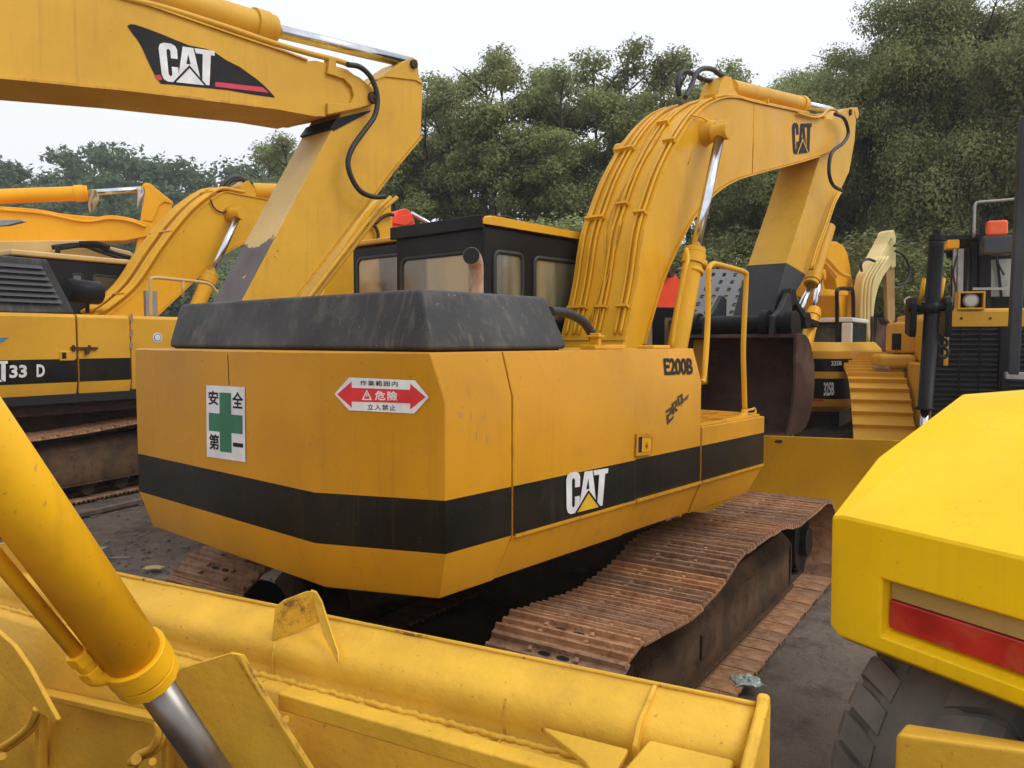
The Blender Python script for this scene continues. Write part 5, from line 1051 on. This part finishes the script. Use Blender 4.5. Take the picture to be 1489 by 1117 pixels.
# cab
xcab = -2.0
a = zl(1398, 440, xcab); b = zl(1480, 352, xcab); yc0, zc0 = a[1], zh_ - .1; zc1_ = b[2]
m = MB()
def post(px, py0, py1, r, nm='cab_post', mat='metal_black', x=xcab): return MB().rod(ZF(px, py0, x), ZF(px + (1.5 if px < 1400 else 0), py1, x), r * 2, r * 2, Z.fx).build(nm, mat, z_, bevel=.008)
post(1395, 450, 362, .035, mat='steel_grey'); post(1387, 450, 358, .02, mat='steel_grey', x=-1.95); post(1416, 450, 352, .035); post(1431, 450, 325, .065); post(1385, 450, 385, .03)
cx_ = zl(1436, 440, -2.05); m = MB(); m.box(Z, -3.4, -2.06, zl(1418, 440, -2.06)[1], zl(1530, 440, -2.06)[1], zh_ - .5, zl(1440, 352, -2.06)[2]); cbz = m.build('cab', 'metal_black', z_, bevel=.03)
m = MB(); L = [zl(1440, 432, -2.05), zl(1480, 432, -2.05), zl(1480, 375, -2.05), zl(1440, 378, -2.05)]; m.add([Z.w(-2.05, p[1], p[2]) for p in L], [(0, 1, 2, 3)]); m.build('window', 'paint_white', cbz); 
glass('glass_pale', (.30, .30, .27), (.46, .46, .42)); cbz.children[0].data.materials[0] = MATS['glass_pale']
q = Q(*[ZF(a, b, -2.07) for a, b in ((1397, 362), (1430, 356), (1430, 440), (1397, 440))]); m = MB(); q.poly(m, [(0, 0), (1, 0), (1, 1), (0, 1)], 0); m.build('side_window', 'glass_dark', cbz, solid=.01)
m = MB(); m.prism([Z.w(-1.9, zl(1374, 350, -1.9)[1], zl(1374, 350, -1.9)[2] + k) for k in (0, .07)] + [Z.w(-1.9, zl(1560, 344, -1.9)[1], zl(1374, 350, -1.9)[2] + k) for k in (.07, 0)], Z.fx * -1.6); m.build('canopy', 'metal_black', z_, bevel=.01)
m = MB(); m.rod(ZF(1375, 352, xcab), ZF(1440, 345, xcab), .06, .07); m.rod(ZF(1376, 372, -2.2), ZF(1420, 362, -2.2), .05, .09); m.build('canopy_beam', 'metal_black', z_, bevel=.01)
zbox(1376, 1396, 346, 362, -1.9, -2.1, 'indicator', 'paint_orangeyellow'); MB().rod(ZF(1414, 420, -1.7), ZF(1472, 420, -1.7), .03, .03).build('wiper_bar', 'steel_grey', z_)
m = MB(); bc = ZF(1449, 332, -1.6); y, z = Z.l(bc)[1:]; m.box(Z, -1.68, -1.52, y - .11, y + .11, z - .10, z + .09); m.build('beacon', 'beacon', z_, bevel=.035, seg=4)
m = MB(); bc = ZF(1449, 357, -1.6); y, z = Z.l(bc)[1:]; m.box(Z, -1.7, -1.5, y - .17, y + .17, z - .12, z + .115); m.build('mirror', 'mirror_dark', z_, bevel=.03, seg=3)
MB().rod(ZF(1430, 342, -1.65), ZF(1485, 344, -1.65), .05, .05).build('mirror_arm', 'metal_black', z_)
MB().tube(catmull([ZF(a, b, -1.8) for a, b in ((1416, 345), (1417, 310), (1418, 298), (1424, 294), (1450, 292), (1482, 289))], 5), .018, 8).build('roll_rail', 'steel_grey', z_)
for a_, b_ in (((1402, 450), (1408, 362)), ((1424, 450), (1424, 356)), ((1440, 375), (1478, 374)), ((1440, 433), (1480, 433)), ((1456, 433), (1450, 376))): MB().rod(ZF(*a_, -1.98), ZF(*b_, -1.98), .028, .028, Z.fx).build('cab_frame', 'metal_black', z_)
for L in ([(1386, 448), (1390, 420), (1386, 398), (1392, 372)], [(1448, 372), (1452, 384), (1460, 400)], [(1480, 445), (1470, 430), (1472, 405)]): MB().tube(catmull([ZF(a, b, -1.9) for a, b in L], 4), .012, 6).build('hydraulic_hose', 'rubber', z_)
for px in (1398, 1440, 1478): MB().cyl(ZF(px, 463, .02), ZF(px, 463, .03), .014, seg=8).build('bolt', 'frame_dirty', z_)
# black post at the right edge with a grey cross bar
MB().rod(ZF(1491, 170, .8), ZF(1472, 545, .8), .10, .10, Z.fx).build('exhaust_stack', 'black_worn', z_, bevel=.02)
MB().rod(ZF(1461, 546, .8), ZF(1560, 549, .8), .08, .07).build('guard_bar', 'steel_grey', z_, bevel=.008)
MB().rod(ZF(1460, 552, .8), ZF(1458, 700, .8), .06, .06, Z.fx).build('guard_post', 'metal_black', z_, bevel=.008)
MB().cyl(ZF(1322, 438, -1.8), ZF(1322, 438, -1.7), .06, seg=20).cyl(ZF(1322, 438, -1.8), ZF(1326, 470, -1.9), .015, seg=8).build('work_lamp', 'lamp_glass', z_)
# ================================================================ LITTER
def litter(name, px, py, w, l, h, mat, label, seed, cat):
    c = atZ(px, py, .02); m = MB(); n = 12; V = []
    for i in range(n + 1):
        for j in range(n + 1):
            u, v = i / n - .5, j / n - .5; f = 1 - .5 * (abs(u) * 2) ** 3 - .3 * (abs(v) * 2) ** 2
            V.append(c + Vector((u * w * (1 + .4 * noise.noise(Vector((v * 3, seed, 0)))), v * l * (1 + .5 * noise.noise(Vector((u * 3, 5, seed)))), h * max(0, f) * (.5 + .9 * noise.noise(Vector((u * 5, v * 5, seed)))) + .012 + h * .3)))
    m.add(V, [(i * (n + 1) + j, (i + 1) * (n + 1) + j, (i + 1) * (n + 1) + j + 1, i * (n + 1) + j + 1) for i in range(n) for j in range(n)], 0, False)
    return m.build(name, mat, solid=.004, label=label, cat=cat)
litter('plastic_bag', 1086, 996, .17, .16, .03, 'plastic_bag', 'crumpled greenish plastic bag beside the right track', 3, 'plastic bag')
litter('dead_leaf', 224, 828, .16, .10, .015, 'dry_leaf', 'pale dry leaf on the mud left of the counterweight', 5, 'leaf')
litter('scrap_sheet', 250, 845, .30, .12, .03, 'ground_junk', 'muddy torn sheet on the ground above the yellow blade', 8, 'scrap')
c = atZ(146, 806, .05); MB().tube([c + Vector((-.10, .05, 0)), c + Vector((.06, -.02, .02)), c + Vector((.075, -.03, .02))], [.045, .065, .060], 20).tube([c + Vector((.08, -.02, -.03)), c + Vector((.3, .0, -.03))], .006, 6).build('tin_can', 'steel_grey', label='grey tin can lying on the mud behind the big cylinder', cat='tin can')
def pebbles():
    m = MB(); r = random.Random(5)
    for k in range(900):
        if k % 3 == 0: px, py = r.uniform(100, 420), r.uniform(712, 880)
        elif k % 3 == 1: px, py = r.uniform(1030, 1240), r.uniform(830, 1110)
        else: px, py = r.uniform(60, 200), r.uniform(690, 730)
        c = atZ(px, py, .0); s = r.choice((.004, .006, .008, .014 if k % 9 == 0 else .006)) * (2.2 if k % 3 == 0 else 1)
        vs = [c + Vector((r.uniform(.6, 1) * s * math.cos(a * 1.257), r.uniform(.6, 1) * s * math.sin(a * 1.257), -.004)) for a in range(5)]
        m.add(vs + [c + Vector((r.uniform(-.3, .3) * s, r.uniform(-.3, .3) * s, s * r.uniform(.25, .5)))], [(a, (a + 1) % 5, 5) for a in range(5)])
    for k in range(260):
        px, py = (r.uniform(100, 400), r.uniform(705, 870)) if 1 else 0
        c = atZ(px, py, .0); s = r.uniform(.008, .04); n_ = 7
        vs = [c + Vector((r.uniform(.6, 1.1) * s * math.cos(a * .8976), r.uniform(.6, 1.1) * s * math.sin(a * .8976), -.01)) for a in range(n_)]; v2 = [c + Vector(((p - c).x * r.uniform(.4, .7), (p - c).y * r.uniform(.4, .7), s * r.uniform(.05, .18))) for p in vs]
        m.add(vs + v2 + [c + Vector((0, 0, s * .2))], [(a, (a + 1) % n_, n_ + (a + 1) % n_, n_ + a) for a in range(n_)] + [(n_ + a, n_ + (a + 1) % n_, 2 * n_) for a in range(n_)], 0, True)
    m.build('gravel', 'ground_mud', kind='stuff', label='loose stones and crumbs of mud on the ground')
pebbles()
# ================================================================ TREES
import numpy as np
def leafcloud(centres, radii, counts, size, seed, flat=.62):
    """leaf quads on and in the clumps; returns verts, quads"""
    g = np.random.default_rng(seed); V = []
    for c, r, n in zip(centres, radii, counts):
        d = g.normal(size=(n, 3)); d /= np.linalg.norm(d, axis=1)[:, None]
        rad = r * (g.random(n) ** .45)[:, None] * (1 + .22 * np.sin(d[:, :1] * 7 + d[:, 1:2] * 5 + seed))
        p = np.array(c) + d * rad * np.array([1, 1, flat])
        nn = g.normal(size=(n, 3)) * .55 + d * .7 + np.array([0, 0, .75]); nn /= np.linalg.norm(nn, axis=1)[:, None]
        a = np.cross(nn, g.normal(size=(n, 3))); a /= np.linalg.norm(a, axis=1)[:, None]; b = np.cross(nn, a)
        s = size * g.uniform(.6, 1.35, (n, 1))
        V.append(np.stack([p - a * s - b * s * .12, p - a * s * .1 + b * s * .5, p + a * s, p - a * s * .1 - b * s * .5], 1))
    return np.concatenate(V).reshape(-1, 3)
def leafmesh(name, V, mat):
    me = bpy.data.meshes.new(name); n = len(V) // 4
    me.vertices.add(len(V)); me.vertices.foreach_set('co', V.astype(np.float32).ravel())
    me.loops.add(len(V)); me.loops.foreach_set('vertex_index', np.arange(len(V), dtype=np.int32)); me.polygons.add(n)
    me.polygons.foreach_set('loop_start', np.arange(0, len(V), 4, dtype=np.int32)); me.update(calc_edges=True); me.validate()
    me.materials.append(MATS[mat]); return me
def treemesh(seed, H=12., crown0=.34, cr=2.5, nclump=64, leaves=300, lsize=.14, nl=13, lowfill=.0):
    r = random.Random(seed); m = MB(); tips = []
    lean = Vector((r.uniform(-.5, .5), r.uniform(-.4, .4), 0)); th = .014 * H
    def tp_(f): return Vector((lean.x * f * f + .18 * math.sin(f * 6 + seed), lean.y * f * f + .15 * math.cos(f * 5 + seed), H * f))
    tr = [tp_(i / 10 * .93) - tp_(0) for i in range(11)]; m.tube(tr, [th * (1.25 if i == 0 else 1 - .088 * i) for i in range(11)], 9)
    for i in range(nl):
        f = crown0 * .8 + (.9 - crown0 * .8) * (i + r.random() * .6) / nl; a = i * 2.4 + r.uniform(-.5, .5); b0 = tp_(f) - tp_(0)
        L = cr * (1.15 - .75 * abs(f - .55) / .45) * r.uniform(.6, 1.05); up = r.uniform(.5, 1.0)
        d = Vector((math.cos(a), math.sin(a), 0)); P_ = [b0, b0 + d * L * .35 + Vector((0, 0, L * up * .30)), b0 + d * L * .7 + Vector((0, 0, L * up * .62)), b0 + d * L + Vector((0, 0, L * up * .8))]
        P_ = catmull(P_, 3); q = th * (.55 - .35 * f); m.tube(P_, [q * (1 - .8 * k / (len(P_) - 1)) for k in range(len(P_))], 5)
        tips += [P_[-1], P_[6], (P_[4] + P_[6]) / 2]
        for s_ in (-1, 1):
            e = P_[6] + (d.cross(Vector((0, 0, 1))) * s_ * .6 + d * .3 + Vector((0, 0, .35))) * L * .4; m.tube([P_[5], e], [q * .35, q * .08], 4); tips.append(e)
    cs, rs, ns = [], [], []
    for k in range(nclump):
        if k < len(tips) * .75: c = Vector(tips[k % len(tips)]) + Vector((r.gauss(0, .25), r.gauss(0, .25), r.gauss(0, .25)))
        else:
            f = crown0 + (1.0 - crown0) * r.random() ** .62; a = r.uniform(0, 6.28); w = cr * math.sin(math.pi * min(1, max(.03, (f - crown0 * .75) / (1.06 - crown0 * .75)))) ** .6 * r.uniform(.35, 1)
            t_ = tp_(f) - tp_(0); c = t_ + Vector((w * math.cos(a), w * math.sin(a), 0))
        rr = r.uniform(.42, .95) * cr / 2.5; cs.append(tuple(c)); rs.append(rr); ns.append(int(leaves * (rr / .7) ** 2))
    for k in range(nclump // 7):
        f = crown0 * r.uniform(.45, 1.0); a = r.uniform(0, 6.28); w = cr * r.uniform(.15, .6); t_ = tp_(f) - tp_(0); cs.append((t_.x + w * math.cos(a), t_.y + w * math.sin(a), H * f)); rs.append(cr * .2); ns.append(leaves // 2)
    t_ = tp_(.97) - tp_(0)
    for k in range(5): cs.append((t_.x + r.gauss(0, .45), t_.y + r.gauss(0, .45), H * (.955 - .02 * k))); rs.append(.55); ns.append(leaves // 2)
    me = bpy.data.meshes.new('trunk'); me.from_pydata([tuple(v) for v in m.v], [], m.f); me.materials.append(MATS['bark']); me.polygons.foreach_set('use_smooth', [True] * len(m.f))
    return me, leafmesh('crown', leafcloud(cs, rs, ns, lsize, seed), 'leaf')
VAR = [treemesh(s, 12, c0, cr, nc, lv, .062) for s, c0, cr, nc, lv in ((11, .62, 1.9, 40, 820), (12, .64, 1.75, 36, 820), (13, .58, 2.1, 44, 800), (14, .66, 1.85, 36, 820), (15, .56, 2.3, 48, 800))]
BUSH = [treemesh(s, 5, .06, 1.9, 46, 800, .042, nl=10) for s in (21, 22)]
BIG = [treemesh(s, 14, .40, 4.4, 74, 850, .066, nl=18) for s in (31, 32)]
def plant(name, me, px, D, ytop, H0, label, group, wide=1.0, cat='tree', rot=None):
    x = (px - CX) / FPX * D; H = CAMZ + (HOR - ytop) / FPX * D; s_ = H / H0
    o = bpy.data.objects.new(name, None); COL.objects.link(o); o.location = (x, D, -.05); o.rotation_euler = (0, 0, rnd.uniform(0, 6.28) if rot is None else rot); o.scale = (s_ * wide, s_ * wide, s_); tag(o, label, cat, group)
    for nm, md in (('trunk', me[0]), ('crown', me[1])):
        c = bpy.data.objects.new(nm, md); COL.objects.link(c); c.parent = o
    return o
GR = 'trees standing in a row behind the machines'
front = [(545, 28, 150, 0, 'tree right behind the elbow of the big upper left boom'), (585, 27, 150, 2, 'tree to the right of the upper left stick'), (628, 26, 108, 1, 'slim tree behind the red arm'), (668, 27, 100, 3, 'tree above the left part of the cab roof'),
    (705, 25, 84, 0, 'tree above the middle of the cab roof'), (745, 26, 70, 2, 'tall tree above the right part of the cab roof'), (792, 27, 92, 1, 'tree just right of the cab'), (822, 25, 98, 3, 'tree left of the main boom, above the cab end'), (862, 26, 84, 4, 'broad tree left of the main boom'),
    (905, 27, 76, 0, 'tree behind the rising pipes of the main boom'), (948, 26, 70, 2, 'tree behind the top bend of the main boom'), (988, 28, 84, 3, 'tree behind the black hoses of the main boom'), (1038, 27, 98, 4, 'lower tree behind the boom cylinder')]
for px, D, yt, v, lab in front: plant('tree', VAR[v], px, D, yt, 11.8, lab, GR)
back = [(470, 36, 215, 1, 'distant tree between the upper left boom and its stick'), (432, 35, 190, 3, 'dark tree under the tip of the upper left boom'), (400, 37, 205, 0, 'small tree at the left end of the row'), (515, 36, 180, 4, 'tree hidden behind the upper left stick'), (600, 37, 135, 2, 'rear tree beside the upper left stick'), (655, 38, 125, 0, 'rear tree above the left cab roof corner'), (725, 37, 96, 3, 'rear tree above the cab'), (775, 38, 100, 4, 'rear tree in the gap right of the cab'),
    (840, 38, 104, 1, 'rear tree beside the main boom'), (890, 37, 100, 2, 'rear tree behind the main boom pipes'), (970, 38, 95, 4, 'rear tree behind the boom bend')]
back = [b for b in back if b[0] < 620 or b[0] in (655,)]
for px, D, yt, v, lab in back: plant('tree', VAR[v], px, D, yt, 12, lab, GR, 1.1)
GR2 = 'big spreading trees on the right'
right = [(1092, 26, 72, 0, .80, 'spreading tree right of the main boom top'), (1150, 24, 48, 1, .82, 'spreading tree behind the black letters on the boom'), (1210, 23, 22, 0, .9, 'tall tree behind the main stick'), (1270, 21, -15, 1, 1.0, 'tall tree above the pale boom'),
    (1325, 22, -40, 0, 1.0, 'very tall tree above the black dozer cylinder'), (1395, 20, -70, 1, 1.0, 'very tall tree above the dozer headlamp'), (1465, 21, -60, 0, .95, 'very tall tree above the orange beacon'), (1540, 20, -50, 1, 1.0, 'tree at the right edge'), (1360, 31, 20, 1, 1.0, 'rear tree seen through the gap above the dozer')]
for px, D, yt, v, w_, lab in right: plant('tree', BIG[v], px, D, yt, 15.6, lab, GR2, .78 * w_)
bush = [(520, 24, 372), (575, 23, 360), (640, 23, 375), (700, 22, 360), (760, 23, 345), (815, 22, 325), (870, 23, 355), (905, 22, 340), (960, 22, 330), (1010, 21, 360), (1060, 20, 340), (1105, 20, 370), (1150, 19, 370), (1200, 19, 350), (1245, 18.5, 375), (1290, 18.5, 360), (1335, 18, 350), (1385, 18, 330), (1440, 18, 360), (1495, 18, 330), (470, 26, 380), (420, 28, 385)]
desc = ['under the upper left stick', 'behind the red arm', 'behind the left end of the cab roof', 'behind the cab roof middle', 'above the cab roof right end', 'left of the main boom', 'behind the lower main boom', 'behind the boom pipes', 'inside the bend of the main boom', 'behind the boom cylinder rod', 'above the perforated guard', 'left of the main stick', 'behind the main stick', 'right of the main stick', 'left of the pale boom', 'behind the pale boom', 'left of the black dozer cylinder', 'right of the black dozer cylinder', 'behind the beacon', 'at the right edge', 'behind the left excavator cylinder', 'behind the left excavator boom bend']
for (px, D, yt), d_ in [q for q in zip(bush, desc) if q[0][0] not in (575, 700, 870, 960, 1105)]: plant('bush', BUSH[(px // 5) % 2], px, D, yt, 5, 'leafy bush ' + d_, 'bushes under the trees', 1.35, 'bush')
# far wooded hill on the left: terrain and one mass of foliage
hx = [(-900, 300), (-400, 288), (-150, 268), (0, 246), (60, 232), (100, 222), (150, 209), (200, 213), (250, 232), (300, 244), (345, 240), (400, 205), (450, 215), (520, 270), (600, 350), (800, 385), (1100, 385)]
def ytop(px):
    for (a, b), (c, d_) in zip(hx, hx[1:]):
        if a <= px <= c: return b + (d_ - b) * (px - a) / (c - a)
    return 330
DH = 82
def hillz(x, y):
    px = CX + x / DH * FPX; top = CAMZ + (HOR - ytop(px)) / FPX * DH - 3.5
    f = min(1, max(0, (y - 52) / 30)); return max(-.1, top * (f * f * (3 - 2 * f)) * (1 if y < 86 else max(0, 1 - (y - 86) / 90)) - .1)
m = MB(); gx = [-130 + i * 4 for i in range(45)]; gy = [50 + j * 4 for j in range(34)]; nx = len(gx)
m.add([(x, y, hillz(x, y)) for y in gy for x in gx], [(j * nx + i, j * nx + i + 1, (j + 1) * nx + i + 1, (j + 1) * nx + i) for j in range(len(gy) - 1) for i in range(nx - 1)], 0, True)
m.build('hill', 'dirt_hill', kind='structure')
cs, rs, ns = [], [], []; r = random.Random(3)
for k in range(620):
    x = r.uniform(-92, 20); y = r.uniform(54, 92); z = hillz(x, y); R_ = r.uniform(1.5, 3.0)
    for j in range(2): cs.append((x + r.gauss(0, 1), y + r.gauss(0, 1), z + r.uniform(1.0, 2.6))); rs.append(R_ * r.uniform(.5, .9)); ns.append(95)
V = leafcloud(cs, rs, ns, .30, 9)
o = bpy.data.objects.new('wood', leafmesh('wood', V, 'leaf_far')); COL.objects.link(o); tag(o, 'dense hazy wood covering the hill behind the left machines', 'wood', None, 'stuff')
c = atD(312, 252, 80); MB().cyl(c - Vector((0, 0, 3)), atD(312, 235, 80), .12, seg=8).build('pole', 'steel_grey', label='thin grey pole sticking up from the distant wooded hill', cat='pole')
# air
m = MB(); m.hexa([(-145, -8, -1.3), (125, -8, -1.3), (125, 190, -1.3), (-145, 190, -1.3), (-145, -8, 45), (125, -8, 45), (125, 190, 45), (-145, 190, 45)])
mt = bpy.data.materials.new('air'); mt.use_nodes = True; nt = mt.node_tree; nt.nodes.clear(); o_ = nt.nodes.new('ShaderNodeOutputMaterial'); pv = nt.nodes.new('ShaderNodeVolumePrincipled')
pv.inputs['Color'].default_value = (.9, .93, .97, 1); pv.inputs['Density'].default_value = .0013; pv.inputs['Anisotropy'].default_value = .2; nt.links.new(pv.outputs[0], o_.inputs['Volume']); MATS['air'] = mt
m.build('haze', 'air', kind='stuff', label='thin pale haze in the air', base=(0, 0, 0))
# ================================================================ camera, light, world
cam = bpy.data.cameras.new('camera'); co = bpy.data.objects.new('camera', cam); COL.objects.link(co); S.camera = co
co.location = CAM; co.rotation_euler = (R(90) - PITCH, 0, 0); cam.sensor_width = 36; cam.lens = FPX / 1489 * 36; cam.clip_end = 3000; cam.clip_start = .05
# centre pixel of the photo is (744.5, 558.5): no shift needed
w = bpy.data.worlds.new('World'); S.world = w; w.use_nodes = True; nt = w.node_tree; bg = nt.nodes['Background']
SUN_EL, SUN_AZ = 50, 105       # azimuth clockwise from +Y
sky = nt.nodes.new('ShaderNodeTexSky'); sky.sky_type = 'NISHITA'; sky.sun_disc = False; sky.sun_elevation = R(SUN_EL); sky.sun_rotation = R(SUN_AZ); sky.dust_density = 4; sky.air_density = 1.2
k = nt.nodes.new('ShaderNodeMix'); k.data_type = 'RGBA'; k.inputs[0].default_value = .93
nt.links.new(sky.outputs[0], k.inputs[6]); k.inputs[7].default_value = (8.5, 8.7, 9.3, 1)     # overcast: an even pale cloud layer over the sky
nt.links.new(k.outputs[2], bg.inputs[0]); bg.inputs[1].default_value = .105
sl = bpy.data.lights.new('sun', 'SUN'); so = bpy.data.objects.new('sun', sl); COL.objects.link(so)
sl.energy = 1.25; sl.angle = R(32); sl.color = (1, .965, .91)
a, e = R(SUN_AZ), R(SUN_EL); so.rotation_euler = Vector((math.sin(a) * math.cos(e), math.cos(a) * math.cos(e), math.sin(e))).to_track_quat('Z', 'Y').to_euler(); so.location = (8, -6, 14)
vs = S.view_settings; vs.view_transform = 'Standard'; vs.look = 'None'; vs.exposure = 0.30; vs.gamma = 1
# ground
m = MB(); N = 60; ext = 14
def gz(x, y): return .025 * noise.noise(Vector((x * .45, y * .45, 0))) + .012 * noise.noise(Vector((x * 1.9, y * 1.9, 3))) - .02
xs = [-400, -120, -50, -25] + [-16 + i * .4 for i in range(81)] + [25, 50, 120, 400]; ys = [-60, -20, -8] + [-4 + i * .4 for i in range(71)] + [30, 45, 80, 200, 600]
V = [(x, y, gz(x, y) if abs(x) <= 16.1 and -4.1 <= y <= 24.1 else -.02) for y in ys for x in xs]; nx = len(xs)
m.add(V, [(j * nx + i, j * nx + i + 1, (j + 1) * nx + i + 1, (j + 1) * nx + i) for j in range(len(ys) - 1) for i in range(nx - 1)], 0, True)
m.build('ground', 'ground_mud', kind='structure', base=(0, 0, 0))
S.render.engine = 'CYCLES'; S.cycles.max_bounces = 6; S.cycles.transparent_max_bounces = 8
